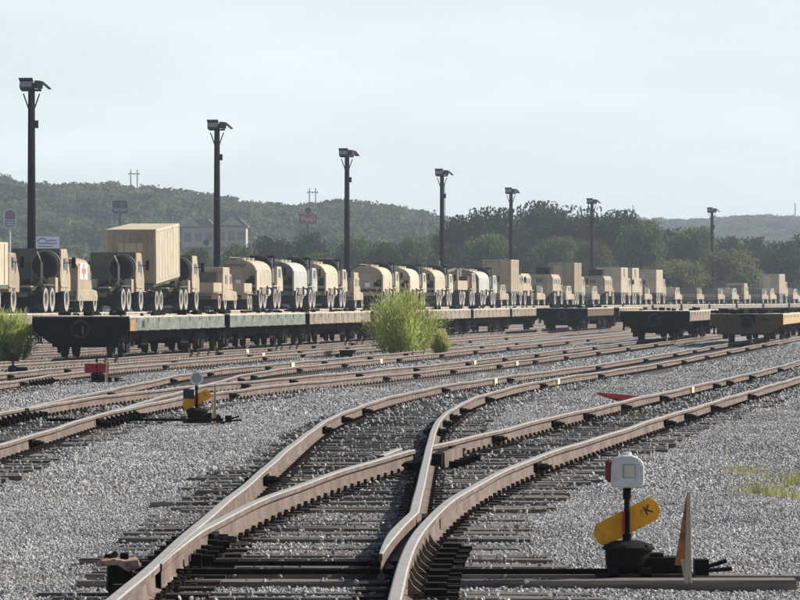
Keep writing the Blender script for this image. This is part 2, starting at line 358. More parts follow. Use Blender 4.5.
# forest on the hills: points + geometry nodes instancing (a far wood nobody could count)
def gn_instances(name, pts, make, smin, smax, label, cat, zs=1.0, vecscale=None, align=False):
    me = bpy.data.meshes.new(name); me.from_pydata(pts.tolist(), [], [])
    o = link(name, me); tag(o, label, cat, kind='stuff')
    ng = bpy.data.node_groups.new(name, 'GeometryNodeTree')
    ng.interface.new_socket('Geometry', in_out='INPUT', socket_type='NodeSocketGeometry'); ng.interface.new_socket('Geometry', in_out='OUTPUT', socket_type='NodeSocketGeometry')
    N = ng.nodes.new; L = ng.links.new
    gi, go = N('NodeGroupInput'), N('NodeGroupOutput'); mp = N('GeometryNodeMeshToPoints'); L(gi.outputs[0], mp.inputs[0])
    ip = N('GeometryNodeInstanceOnPoints'); L(mp.outputs[0], ip.inputs['Points'])
    make(ng, ip)
    rv = N('FunctionNodeRandomValue'); rv.data_type = 'FLOAT_VECTOR'
    rv.inputs[0].default_value = (0, 0, 0); rv.inputs[1].default_value = (0, 0, 6.28) if align else (6.28, 6.28, 6.28); L(rv.outputs[0], ip.inputs['Rotation'])
    sv = N('FunctionNodeRandomValue'); sv.data_type = 'FLOAT_VECTOR'; sv.inputs['Seed'].default_value = 5
    sv.inputs[0].default_value = smin; sv.inputs[1].default_value = smax; L(sv.outputs[0], ip.inputs['Scale'])
    L(ip.outputs[0], go.inputs[0])
    md = o.modifiers.new('scatter', 'NODES'); md.node_group = ng
    return o
LIB = bpy.data.collections.new('hidden_library')
def coll_of(name, meshes):
    c = bpy.data.collections.new(name)
    for i, m in enumerate(meshes):
        o = bpy.data.objects.new(name, m); c.objects.link(o)
    return c
def from_coll(c):
    def make(ng, ip):
        ci = ng.nodes.new('GeometryNodeCollectionInfo'); ci.inputs['Collection'].default_value = c; ci.inputs['Separate Children'].default_value = True
        ci.inputs['Reset Children'].default_value = True
        ng.links.new(ci.outputs[0], ip.inputs['Instance']); ip.inputs['Pick Instance'].default_value = True
    return make
def stones(ng, ip):
    N = ng.nodes.new; L = ng.links.new
    js = N('GeometryNodeJoinGeometry')
    for k in range(5):
        ic = N('GeometryNodeMeshIcoSphere'); ic.inputs['Radius'].default_value = .5; ic.inputs['Subdivisions'].default_value = 1
        sp_ = N('GeometryNodeSetPosition'); L(ic.outputs[0], sp_.inputs[0])
        rv = N('FunctionNodeRandomValue'); rv.data_type = 'FLOAT_VECTOR'; rv.inputs[0].default_value = (-.16,) * 3; rv.inputs[1].default_value = (.16,) * 3; rv.inputs['Seed'].default_value = k + 11
        L(rv.outputs[0], sp_.inputs['Offset'])
        sm = N('GeometryNodeSetMaterial'); sm.inputs['Material'].default_value = M_stone; L(sp_.outputs[0], sm.inputs[0])
        ti = N('GeometryNodeGeometryToInstance'); L(sm.outputs[0], ti.inputs[0]); L(ti.outputs[0], js.inputs[0])
    L(js.outputs[0], ip.inputs['Instance']); ip.inputs['Pick Instance'].default_value = True
HT = coll_of('hill_tree', [crown_mesh('hill_crown', 80, 16, .075, LEAF[k]) for k in (1, 1, 1, 0, 1)])
def jitter_grid(x0, x1, y0, y1, s, sy=None):
    sy = sy or s
    X, Y = np.meshgrid(np.arange(x0, x1, s), np.arange(y0, y1, sy)); X = X + rng.uniform(-.5, .5, X.shape) * s; Y = Y + rng.uniform(-.5, .5, Y.shape) * sy
    return X.ravel(), Y.ravel()
X, Y = jitter_grid(-200, 70, 890, 1560, 6.2); u = 400 + F * X / Y; k = (u > -60) & (u < 640); X, Y = X[k], Y[k]
Zt = hill_left(X, Y) - 1.2
gn_instances('forest', np.stack([X, Y, Zt], 1), from_coll(HT), (7, 7, 6), (14.5, 14.5, 12), 'hazy mass of oaks covering the near left hill', 'forest', align=True)
X, Y = jitter_grid(-120, 260, 1720, 2480, 8); u = 400 + F * X / Y; k = (u > 330) & (u < 860); X, Y = X[k], Y[k]
gn_instances('forest', np.stack([X, Y, hill_far(X, Y) - 1.5], 1), from_coll(HT), (9, 9, 6), (18, 18, 11), 'blue hazed wood covering the distant right hill', 'forest', align=True)

# individual trees between the yard and the hills
T_ = [
 (8, 262, 40, 640, 1, 'olive tree behind the arched motel sign at far left'),
 (196, 250, 34, 560, 1, 'bushy tree just right of the big tan container box'), (238, 247, 42, 570, 1, 'rounded tree in front of the beige two storey building'),
 (274, 240, 46, 600, 0, 'dark tree right of the beige two storey building'), (312, 236, 50, 640, 0, 'dark tree below the red restaurant sign'),
 (312, 256, 42, 520, 2, 'pale green bushy tree behind the dark green fuel tanker'), (352, 240, 46, 620, 1, 'tree right behind the third lamp pole'),
 (384, 246, 46, 600, 0, 'dark tree between third and fourth lamp poles'), (416, 240, 50, 650, 1, 'tree left of the fourth lamp pole'),
 (425, 256, 36, 580, 1, 'low tree under the fourth lamp pole'),
 (462, 219, 62, 660, 0, 'big dark oak right of the fourth lamp pole'), (500, 212, 64, 680, 0, 'tall dark oak left of the fifth lamp pole'),
 (540, 206, 66, 700, 0, 'tallest dark oak crowning the middle of the wood'), (575, 211, 56, 680, 0, 'dark oak left of the sixth lamp pole'),
 (618, 215, 62, 680, 0, 'dark oak right of the sixth lamp pole'), (486, 238, 50, 620, 1, 'olive tree in front of the dark oaks near fifth pole'),
 (522, 246, 46, 620, 0, 'shaded tree below the tallest oak'), (556, 240, 52, 630, 1, 'mid green tree behind the tan shelter box left of sixth pole'),
 (600, 244, 44, 610, 1, 'mid green tree at the foot of sixth lamp pole'), (640, 224, 58, 640, 1, 'rounded grey green tree above the pale shelter boxes'),
 (666, 232, 52, 680, 0, 'dark tree between the sixth and seventh lamp poles'), (694, 230, 52, 660, 1, 'mid green tree just left of the seventh pole'),
 (684, 262, 56, 600, 2, 'pale green low tree left of the seventh pole base'), (736, 252, 56, 605, 2, 'pale green low tree right of seventh lamp pole'),
 (724, 240, 46, 700, 1, 'olive tree behind the seventh lamp pole'), (756, 240, 46, 740, 0, 'feathery dark tree behind pale low tree at right'),
 (786, 244, 62, 640, 0, 'broad dark tree at the far right edge'), (812, 238, 60, 700, 0, 'dark tree half cut by the right edge'),
 (450, 246, 44, 600, 0, 'dark low tree beneath the big oak by fourth pole'), (655, 266, 30, 600, 2, 'small pale tree behind the pale shelter boxes'),
 (580, 262, 40, 596, 0, 'dark shrubby tree behind the armoured truck with roof turret'),
]
for a in T_: tree(*a, group='trees behind the rail yard')
for i, u in enumerate(np.arange(-30, 460, 27)):
    tree(float(u + rng.uniform(-8, 8)), float(rng.uniform(262, 272)), float(rng.uniform(34, 50)), float(rng.uniform(690, 800)), int(rng.integers(2)), 'low bushy tree in the scrub belt at the foot of the hill', group='scrub trees at the foot of the hill')
for i, u in enumerate(np.arange(455, 840, 26)):
    tree(float(u + rng.uniform(-8, 8)), float(rng.uniform(252, 266)), float(rng.uniform(44, 60)), float(rng.uniform(760, 840)), 0, 'shaded tree deep in the wood behind the yard', group='inner trees of the wood')

# ------------------------------------------------------------------ buildings, signs, pylons beyond the yard
def building(u0, u1, yt, Z, label, floors=2, wins=(4,), gables=()):
    x0, x1 = at_px(u0, Z), at_px(u1, Z); top = EYE + (298 - yt) / F * Z; base = float(hill_left((x0 + x1) / 2, Z)) - 1
    wd = x1 - x0; o = root('motel_building', ((x0 + x1) / 2, Z, base), 0, label, 'building')
    P('wall', MB().box((0, 6, (top - base) / 2), (wd, 12, top - base)), M_stucco, o)
    P('cornice', MB().box((0, 6, top - base + .2), (wd + .8, 12.8, .4)), M_roof, o)
    r = P('roof', MB().prism([(-wd / 2 - .3, top - base + .4), (wd / 2 + .3, top - base + .4), (wd / 2 - 1.5, top - base + 2.0), (-wd / 2 + 1.5, top - base + 2.0)], -.2, 12.2, 'y'), M_roof, o)
    for gx in gables:
        P('gable', MB().prism([(gx - 2.6, top - base + .4), (gx + 2.6, top - base + .4), (gx, top - base + 2.4)], -.5, 2, 'y'), M_stucco, o)
    n = wins[0]
    for fl in range(floors):
        for i in range(n):
            x = -wd / 2 + wd * (i + .5) / n; z = top - base - 2.0 - fl * 3.2
            f = P('window', MB().box((0, 0, 0), (1.5, .12, 1.9)), M_roof, o, (x, -.05, z)); P('pane', MB().box((0, -.06, 0), (1.25, .08, 1.65)), M_glass, f)
    return o
building(182, 214.5, 228, 1010, 'wing of beige two storey building left of the second lamp pole', 2, (3,), (-2.0,))
building(216.5, 246, 227, 1010, 'beige two storey building with gable right of the second lamp pole', 2, (3,), (0.,))
def house(u, yb, Z, wd, hh, roofm, label):
    x = at_px(u, Z); zb = EYE + (298 - yb) / F * Z
    o = root('hillside_house', (x, Z, zb - 3), .2, label, 'house')
    P('wall', MB().box((0, 3, hh / 2 + 1.5), (wd, 6, hh + 3)), M_stucco, o)
    P('roof', MB().prism([(-wd / 2 - .4, hh + 3), (wd / 2 + .4, hh + 3), (wd / 2 - 1, hh + 4.6), (-wd / 2 + 1, hh + 4.6)], -.4, 6.4, 'y'), roofm, o)
    for k in (-.28, .28): P('window', MB().box((k * wd, -.03, 3 + hh * .45), (1, .1, 1.1)), M_glass, o)
house(111, 196, 1380, 4.6, 2.0, M_terra, 'small hillside house with red roof above the dark motel sign')
house(196, 205, 1390, 3.6, 1.6, M_slate, 'small pale house in the trees above the beige building')

def arc_pts(w, h0, h1, n=9, k=1.0):
    return [(-w / 2, h0), (w / 2, h0)] + [(w / 2 * math.cos(a), h1 + w / 2 * k * math.sin(a)) for a in np.linspace(0, math.pi, n)]
# arched motel sign
Z = 760; s = Z / F; zb = -.5
o = root('roadside_sign', (at_px(10, Z), Z, zb), .12, 'tall arched sign with plum top and blue lower panel at far left', 'sign')
def zpx(y, Z): return EYE + (298 - y) / F * Z
P('post', MB().cyl((0, .3, 0), (0, .3, zpx(228, Z) - zb), .16, 10), M_swhite, o)
P('frame', MB().prism(arc_pts(13.0 * s, zpx(227.5, Z) - zb, zpx(214, Z) - zb, 11, .8), 0.02, .55, 'y'), M_swhite, o)
P('top_panel', MB().prism(arc_pts(10.5 * s, zpx(219.5, Z) - zb, zpx(214, Z) - zb, 11, .8), -.04, .2, 'y'), M_plum, o)
P('lower_panel', MB().box((0, 0, zpx(223.5, Z) - zb), (10.5 * s, .16, 6.4 * s)), M_slate, o)
for k in range(2): P('lettering_bar', MB().box((.1, -.1, zpx(222.2 + 2.4 * k, Z) - zb), (7 * s, .05, .8 * s)), M_swhite, o)
# dark motel sign with white lettering
Z = 800; s = Z / F
o = root('roadside_sign', (at_px(120, Z), Z, zb), .1, 'dark rounded sign with white lettering behind the tan container', 'sign')
P('post', MB().cyl((0, .3, 0), (0, .3, zpx(213, Z) - zb), .17, 10), M_pole, o)
hw, zc, hh = 8.2 * s, zpx(207, Z) - zb, 7 * s
rp = [(sx * (hw - .5) + .5 * math.cos(a), sz * (hh - .5) + .5 * math.sin(a) + zc) for sx, sz, a0 in ((1, 1, 0), (-1, 1, 90), (-1, -1, 180), (1, -1, 270)) for a in np.radians([a0, a0 + 30, a0 + 60, a0 + 90])]
P('cabinet', MB().prism(rp, .06, .6, 'y'), M_swhite, o)
P('face', MB().prism([((x) * .96, (z - zc) * .96 + zc) for x, z in rp], 0, .1, 'y'), M_navy, o)
P('emblem', MB().prism([(x * .3 + .35, (z - zc) * .35 + zc + 2.4 * s) for x, z in rp], -.03, .05, 'y'), M_plum, o)
tm = text_mesh('Pacific Islands', 4.0 * s, M_swhite, .02); tx = P('lettering', tm, None, o, (0, -.05, zc - 2.6 * s), (math.pi / 2, 0, 0)); tx.scale = (.60, 1.1, 1)
# red restaurant sign
Z = 820; s = Z / F
o = root('roadside_sign', (at_px(308, Z), Z, zb), .16, 'red restaurant sign with round top emblem on dark post', 'sign')
P('post', MB().cyl((0, .3, 0), (0, .3, zpx(225, Z) - zb), .16, 10), M_pole, o)
P('cabinet', MB().box((0, .25, zpx(219, Z) - zb), (17.5 * s, .5, 9.6 * s)), M_brown, o)
P('face', MB().box((0, -.04, zpx(219, Z) - zb), (15 * s, .12, 8.4 * s)), M_sred, o)
tm = text_mesh("Wendy's", 5.6 * s, M_swhite, .02); tx = P('lettering', tm, None, o, (0, -.13, zpx(219, Z) - zb), (math.pi / 2, 0, 0)); tx.scale = (.78, 1, 1)
P('emblem_drum', MB().cyl((0, .02, zpx(210.6, Z) - zb), (0, .5, zpx(210.6, Z) - zb), 4.2 * s, 18), M_swhite, o)
P('emblem', MB().cyl((0, -.04, zpx(210.6, Z) - zb), (0, .03, zpx(210.6, Z) - zb), 3.5 * s, 18), M_brown, o)
# white banner board
Z = 330; s = Z / F; zb = -.5
o = root('banner_board', (at_px(47.5, Z), Z, zb), 0.05, 'white banner with purple print beside the first lamp pole', 'banner')
for k in (-1, 1): P('post', MB().cyl((k * 10.6 * s, .1, 0), (k * 10.6 * s, .1, zpx(236.5, Z) - zb), .06, 8), M_pole, o)
P('board', MB().box((0, 0, zpx(243, Z) - zb), (23 * s, .06, 13 * s)), M_swhite, o)
arc = MB()
for a in np.linspace(0, math.pi, 9)[:-1]:
    b_ = a + math.pi / 8; arc.cyl((-5.2 * s + 4.6 * s * math.cos(a), -.05, zpx(242.5, Z) - zb + 4 * s * math.sin(a)), (-5.2 * s + 4.6 * s * math.cos(b_), -.05, zpx(242.5, Z) - zb + 4 * s * math.sin(b_)), .6 * s, 6)
P('print_arch', arc, M_purple, o)
for k, (cx, wd) in enumerate(((4.5, 8), (0, 19), (-2, 15))): P('print_line', MB().box((cx * s, -.04, zpx(240.5 + 3 * k, Z) - zb), (wd * s, .03, 1.0 * s)), M_purple, o)
# round dish sign and power line frames
o = root('street_sign', (at_px(206, 620), 620, -.5), 0, 'small round pinkish sign left of the second lamp pole', 'sign')
P('post', MB().cyl((0, .1, 0), (0, .1, zpx(243, 620) + .5), .06, 8), M_pole, o); P('disc', MB().cyl((0, -.05, zpx(242.5, 620) + .5), (0, .05, zpx(242.5, 620) + .5), .42, 16), M_plum, o)
def hframe(u, ytop, yb, Z, label, wpx=6.5):
    s = Z / F; zt = zpx(ytop, Z); zb_ = zpx(yb, Z) - 8
    o = root('power_pylon', (at_px(u, Z), Z, zb_), .1, label, 'pylon')
    for k in (-1, 1): P('pole', MB().cyl((k * wpx / 2 * s, 0, 0), (k * wpx / 2 * s, 0, zt - zb_), .22, 8, 0, .16), M_pole, o)
    P('crossarm', MB().box((0, -.25, zt - zb_ - 4.2 * s), (wpx * s * 1.75, .2, .3)), M_pole, o)
    for k in (-1, 0, 1): P('insulator', MB().cyl((k * wpx * .8 * s, -.2, zt - zb_ - 4.6 * s), (k * wpx * .8 * s, -.2, zt - zb_ - 5.6 * s), .13, 6), M_dark, o)
hframe(134, 169.5, 186, 1560, 'twin pole power line frame on the hilltop at left')
hframe(312.5, 188, 204, 1560, 'twin pole power line frame behind the red sign', 6.2)
def mast(u, yt, Z, label):
    zb_ = zpx(222, Z) - 6; zt = zpx(yt, Z); o = root('radio_mast', (at_px(u, Z), Z, zb_), 0, label, 'mast')
    mb = MB()
    for k in range(3):
        a = k * 2.094; mb.cyl((.5 * math.cos(a), .5 * math.sin(a), 0), (.2 * math.cos(a), .2 * math.sin(a), zt - zb_), .12, 5)
    P('lattice_legs', mb, M_lamp, o); br = MB(); H_ = zt - zb_
    for k in range(int(H_ / 2)):
        br.cyl((.45, 0, k * 2), (-.3, .4, k * 2 + 1.6), .06, 4); br.cyl((-.3, .4, k * 2), (-.3, -.4, k * 2 + 1.6), .06, 4)
    P('lattice_brace', br, M_lamp, o)
mast(795, 203, 2420, 'thin radio mast on the horizon at the right edge'); mast(633, 205, 2420, 'thin radio mast on the horizon above the wood'); mast(444, 184, 1540, 'slender mast behind the fourth lamp pole')

# ------------------------------------------------------------------ yard lamp poles
def lamp_pole(u, ytop, label, turn=0.):
    Z = 12.0 * F / (298 - ytop); h = 12 + EYE + .5
    o = root('lamp_pole', (at_px(u, Z), Z, -.5), 0, label, 'lamp pole', 'tall floodlight poles along the yard')
    P('pole', MB().cyl((0, 0, 0), (0, 0, h - .25), .27, 14, 0, .19), M_pole, o, smooth=True)
    P('crossarm', MB().box((0, 0, h - .46), (1.1, .16, .12)), M_dark, o)
    for k in (-1, 1): P('brace', MB().cyl((k * .12, 0, h - 1.6), (k * .45, 0, h - .65), .04, 6), M_dark, o)
    P('junction_box', MB().box((.27, -.02, h - 2.35), (.22, .26, .42)), M_dark, o)
    # left floodlight looks towards the viewer and down, right one away to the right with its visor
    fl = P('floodlight', MB().box((0, .1, 0), (.74, .42, .40), 0, None, (1, .8)), M_lamp, o, (-.28, -.1, h - .16), (R_(-24), 0, R_(-6)), bevel=.03)
    P('visor', MB().box((0, -.22, .21), (.78, .40, .035)), M_lamp, fl); P('lens', MB().box((0, -.125, -.02), (.64, .03, .31)), M_lglass, fl)
    f2 = P('floodlight', MB().box((0, 0, 0), (.42, .48, .44), 0, None, (.9, .9)), M_lamp, o, (.36, 0, h - .15), (0, R_(6), R_(20 + turn)), bevel=.03)
    P('visor', MB().prism([(.2, .20), (.72, -.15), (.72, -.18), (.2, .16)], -.27, .27, 'y'), M_lamp, f2)
    P('lens', MB().box((.225, 0, -.03), (.03, .4, .34)), M_lglass, f2)
    return o
LP = [(31.5, 80, 'tallest lamp pole at the far left behind the tractor trucks'), (217, 121, 'second lamp pole from the left, before the beige building'), (347, 149, 'third lamp pole from the left, above the row of tankers'),
      (442, 169, 'fourth lamp pole from the left, where hill meets the dark wood'), (511, 187.5, 'fifth lamp pole from the left, in front of the dark oaks'), (592, 198, 'sixth lamp pole from the left, above the shelter boxes'), (712, 207, 'seventh lamp pole, standing alone at right')]
for i, (u, yt, lb) in enumerate(LP): lamp_pole(u, yt + 2, lb, [0, 0, 25, 0, 30, 0, -10][i])

# ------------------------------------------------------------------ tracks
PROF = [(-.07, -.172), (.07, -.172), (.07, -.16), (.012, -.142), (.008, -.055), (.038, -.042), (.038, -.007), (.028, 0), (-.028, 0), (-.038, -.007), (-.038, -.042), (-.008, -.055), (-.012, -.142), (-.07, -.16)]
def undul(y): return .006 * np.sin(np.asarray(y) * .43) + .004 * np.sin(np.asarray(y) * 1.07 + 1)
def rail_mb(fx, y0, y1, step=1.0, wfn=None, dz=0., kink=.0):
    y = np.arange(y0, y1 + 1e-6, step); 
    if y[-1] < y1 - 1e-3: y = np.append(y, y1)
    x = fx(y) + kink * np.sin(y * .9 + fx(y)[0] * 3); z = g(y) + dz + undul(y)
    mb = MB(); n = len(PROF)
    for i in range(len(y)):
        ww = float(wfn(y[i])) if wfn is not None else 1.
        for px, pz in PROF: mb.v.append((x[i] + px * ww, y[i], z[i] + pz))
    for i in range(len(y) - 1):
        for k in range(n):
            k2 = (k + 1) % n; mb.f.append((i * n + k, i * n + k2, (i + 1) * n + k2, (i + 1) * n + k)); mb.m.append(1 if k in (6, 7, 8) else 0)
    mb.f.append(tuple(range(n))); mb.m.append(0); mb.f.append(tuple(range((len(y) - 1) * n, len(y) * n))); mb.m.append(0)
    return mb
# sleeper meshes of unit length in x
def sleeper_mesh():
    mb = MB(); n = 5
    for i in range(n):
        x = -.5 + i / (n - 1)
        for (yy, zz) in ((-.115, -.16), (.115, -.16), (.115, 0), (-.115, 0)):
            mb.v.append((x, yy + rng.uniform(-.008, .008), zz + (rng.uniform(-.012, .004) if zz == 0 else 0)))
    for i in range(n - 1):
        for k in range(4): mb.f.append((i * 4 + k, i * 4 + (k + 1) % 4, i * 4 + 4 + (k + 1) % 4, i * 4 + 4 + k)); mb.m.append(0)
    mb.f += [(3, 2, 1, 0), tuple(range(4 * n - 4, 4 * n))]; mb.m += [0, 0]
    return mb.mesh('sleeper', M_tie)
SLP = [sleeper_mesh() for _ in range(6)]
TIES = []            # (x, y, half length) for the ballast scatter
def sleeper(rt, xc, y, ln, ang, dz=0):
    o = link('sleeper', SLP[int(rng.integers(6))], rt, (xc - rt.location.x, y - rt.location.y, gz(y) + TIE_TOP + dz - rt.location.z), (0, 0, -ang + rng.uniform(-.012, .012)))
    o.scale = (ln, rng.uniform(.92, 1.08), 1); TIES.append((xc, y, ln / 2)); return o
def fastenings(mb, x, y, side_d=.07):
    """tie plate, two spikes and the two rail anchors gripping the rail base beside one sleeper"""
    z = gz(y) + TIE_TOP
    mb.box((x, y, z + .004), (.36, .18, .012))
    for sx in (-1, 1):
        mb.box((x + sx * .088, y + rng.uniform(-.04, .04), z + .028), (.03, .03, .045))
    for sy in (-.15, .15):
        mb.box((x, y + sy, z - .008), (.20, .025, .04)); mb.box((x + .088, y + sy, z + .012), (.03, .03, .055))
JB = {}
def joint_mesh():
    if 'm' in JB: return JB['m']
    mb = MB()
    for sx in (-1, 1):
        mb.box((sx * .034, 0, -.098), (.038, .40, .10)); mb.box((sx * .06, 0, -.146), (.07, .40, .022))
        for k in range(3): mb.cyl((sx * .05, -.14 + .14 * k, -.095), (sx * .12, -.14 + .14 * k, -.095), .032, 6); mb.cyl((sx * .11, -.14 + .14 * k, -.095), (sx * .165, -.14 + .14 * k, -.095), .018, 6)
    JB['m'] = mb.mesh('joint_bar', M_black); return JB['m']
def joint(rt, fx, y):
    x = float(fx(y)); o = link('joint_bar', joint_mesh(), rt, (x - rt.location.x, y - rt.location.y, gz(y) - rt.location.z), (0, 0, -heading(fx, y))); return o
def mark(rt, fx, y, ln=.55):
    x = float(fx(y)); o = P('painted_mark', MB().box((.028, 0, -.092), (.045, ln, .15)), M_cream, rt, (x - rt.location.x, y - rt.location.y, gz(y) - rt.location.z), (0, 0, -heading(fx, y)))
def track(fn, label, rails, y_tie, joints, marks=(), tie_len=2.6, far_from=None, base_y=None):
    """rails: list of (fx, y0, y1, wfn, dz, step); y_tie: (y0,y1) individually built sleepers; far_from: stuff sleepers to y"""
    by = base_y or rails[0][1]; rt = root('railway_track', (float(fn(by)), by, gz(by) + TIE_TOP), 0, label, 'railway track', 'tracks of the rail yard')
    off = tuple(-rt.location)
    for fx, y0, y1, wf, dz, st in rails:
        P('rail', rail_mb(fx, y0, y1, st, wf, dz), [M_rail, M_head], rt, off)
    if y_tie:
        y = y_tie[0]
        while y < y_tie[1]:
            sleeper(rt, float(fn(y)) + rng.uniform(-.06, .06), y, tie_len * rng.uniform(.97, 1.05), heading(fn, y), rng.uniform(-.03, .004)); y += .52 * rng.uniform(.95, 1.05)
    if far_from:
        mb = MB(); y = far_from[0]
        while y < far_from[1]:
            tf = Matrix.Translation((float(fn(y)), y, gz(y) + TIE_TOP)) @ Matrix.Rotation(-heading(fn, y), 4, 'Z'); mb.box((0, 0, -.08), (2.6, .23, .16), 0, tf); y += .54
        tag(P('distant_sleepers', mb, M_tie, rt, off), kind='stuff')
    fm = MB()
    for fx, y0, y1, wf, dz, st in rails:
        y = max(y0, 23) + .2
        while y < min(y1, 200):
            fastenings(fm, float(fx(y)), y); y += .52
    tag(P('rail_fastenings', fm, M_dark, rt, off), kind='stuff')
    for fx, yy in joints:
        for q in yy: joint(rt, fx, q)
    for fx, yy in marks:
        for q in yy: mark(rt, fx, q)
    return rt
lf = lambda fn: (lambda y: fn(y) - GA)
rf = lambda fn: (lambda y: fn(y) + GA)
TA = track(cA, 'turnout track bending away left of the frog, at the photo foreground', [(rail_l1, 16, 330, None, 0, 1.), (rail_ar, 28.2, 330, lambda y: float(np.clip(.3 + (y - 28.2) / 2.2 * .7, .3, 1)), .002, .6)], (50.5, 118),
           [(rail_l1, (42, 58.8, 64.5, 70.2, 90, 105, 128, 145, 158, 168, 178)), (rail_ar, (58, 62.2, 66, 70.5, 80, 96.5, 112, 131, 141, 152, 164, 176, 188))], [(rail_l1, (102,)), (rail_ar, (101,))], far_from=(118, 200))
TB = track(cB, 'curved turnout track passing right of the frog towards the right edge', [(rail_r, 16, 330, None, 0, .6), (rail_l2, 27.2, 47.3, l2_w, .003, .4), (lf(cB), 48.75, 330, None, 0, 1.)], (51, 135),
           [(rail_r, (45.2, 62.5, 66.5, 72.5, 83)), (lf(cB), (50.5, 54.8, 62, 66.7, 73.3, 81.5, 96.4, 101, 110, 124, 138)), (rail_l2, (31.6,))], [(lf(cB), (89.5,)), (rail_r, (106,))], far_from=(135, 200))
TC = track(cC, 'second pair of rails, passing behind the disc switch stand', [(rf(cC), 40, 340, None, 0, 1.), (lf(cC), 68, 340, None, .002, 1.)], (66, 100),
           [(rf(cC), (53, 63, 84, 107, 112.5, 120, 131, 141, 151, 163, 176, 190)), (lf(cC), (89.5, 96, 102.5, 113, 124, 136, 146, 156, 166, 178, 190))], [(lf(cC), (138,)), (rf(cC), (136,))], far_from=(100, 160))
TD = track(cD, 'third pair of rails, empty behind the two nearer dark flatcars', [(lf(cD), 40, 340, None, 0, 1.), (rf(cD), 65.5, 340, None, .002, 1.)], (40, 100),
           [(rf(cD), (100, 105, 110, 123, 133, 145, 156, 166, 177, 189, 201, 211)), (lf(cD), (62, 72, 85, 104, 115, 128, 139, 149, 158, 169, 181, 194))], [(lf(cD), (133,)), (rf(cD), (141,))], far_from=(100, 160))
TE = track(cE, 'fourth pair of rails, behind the red flagged switch stand', [(lf(cE), 70, 340, None, 0, 1.), (rf(cE), 70, 340, None, 0, 1.)], (80, 110),
           [(rf(cE), (99, 130, 148, 156, 168, 180, 192, 205, 220)), (lf(cE), (111, 122, 140, 154, 165, 177, 190, 205))], [(lf(cE), (157,))], far_from=(110, 170))
TF = track(cF, 'track under the foremost train of empty flatcars', [(lf(cF), 90, 400, None, 0, 2.), (rf(cF), 90, 400, None, 0, 2.)], None,
           [(rf(cF), (125, 162, 173, 184, 195, 206)), (lf(cF), (120, 150, 171, 190))], [(rf(cF), (168,))], far_from=(100, 180))
TG = track(cG, 'track behind the empty flatcars, seen left of the bush', [(lf(cG), 110, 400, None, 0, 3.), (rf(cG), 110, 400, None, 0, 3.)], None, [(rf(cG), (150,))], far_from=(120, 200))
TH = track(cH, 'track between the empty flatcars and the loaded train', [(lf(cH), 120, 420, None, 0, 3.), (rf(cH), 120, 420, None, 0, 3.)], None, [(rf(cH), (170,))])
TI = track(cI, 'rearmost track carrying the loaded military train', [(lf(cI), 150, 640, None, 0, 4.), (rf(cI), 150, 640, None, 0, 4.)], None, [])
# sleepers of the common foreground part
y = 17.
while y < 51:
    xl, xr = float(rail_l1(y)) - .55 - rng.uniform(0, .12), float(rail_r(y)) + .5 + max(0, 35 - y) * .07 + rng.uniform(0, .12)
    ang = .014 + .05 * min(1, max(0, (y - 30) / 20))
    if not 27.9 < y < 29.1:
        sleeper(TA, (xl + xr) / 2 + rng.uniform(-.1, .1), y, (xr - xl) * rng.uniform(.98, 1.08), ang * .5, rng.uniform(-.03, .004))
    y += .5 * rng.uniform(.95, 1.05)
# head timbers carrying the switch stand
for yy in (28.25, 28.85):
    xl, xr = float(rail_l1(yy)) - .55, 2.48 + (yy - 28.25) * .2
    o = sleeper(TA, (xl + xr) / 2, yy, xr - xl, .0, .012); o.name = 'head_timber'
for xx in (18.5,): pass
off = tuple(-TA.location)
def PA(name, mb, mt, **k): return P(name, mb, mt, TA, off, **k)
PA('throw_rod', MB().box((.0, 28.55, -.135), (3.05, .055, .035), 0), M_black)
PA('throw_rod', MB().box((-.62, 29.5, -.14), (1.35, .05, .03)), M_black)
for k in range(9):                      # slide plates with stepped braces along the right stock rail
    yy = 26.6 + k * .62; xr = float(rail_r(yy)); z = gz(yy)
    PA('slide_plate', MB().box((xr + .02, yy, TIE_TOP + .008), (.62, .20, .02)), M_dark)
    PA('rail_brace', MB().prism([(xr + .035, -.165), (xr + .15, -.165), (xr + .07, -.10), (xr + .04, -.045)], yy - .03, yy + .03, 'y').box((xr + .2, yy, -.145), (.13, .12, .05), 1).box((xr + .29, yy, -.155), (.1, .10, .03), 1), [M_rail, M_black])
for k in range(10):
    yy = 26.7 + k * .6; xr = float(rail_l1(yy))
    PA('slide_plate', MB().box((xr + .06, yy + .1, TIE_TOP + .008), (.6, .2, .02)), M_dark)
    PA('rail_brace', MB().box((xr - .15, yy + .1, -.135), (.13, .10, .06)).prism([(xr - .05, -.16), (xr - .25, -.16), (xr - .05, -.05)], yy + .07, yy + .13, 'y'), M_dark)
for yy in (29.2, 29.7, 30.2, 30.9):
    xr = float(rail_l2(yy)); PA('point_clamp', MB().box((xr + .085, yy, -.105), (.07, .12, .09)).cyl((xr + .1, yy, -.09), (xr + .2, yy, -.09), .026, 8).cyl((xr + .1, yy + .2, -.12), (xr + .17, yy + .2, -.12), .03, 8), M_black)
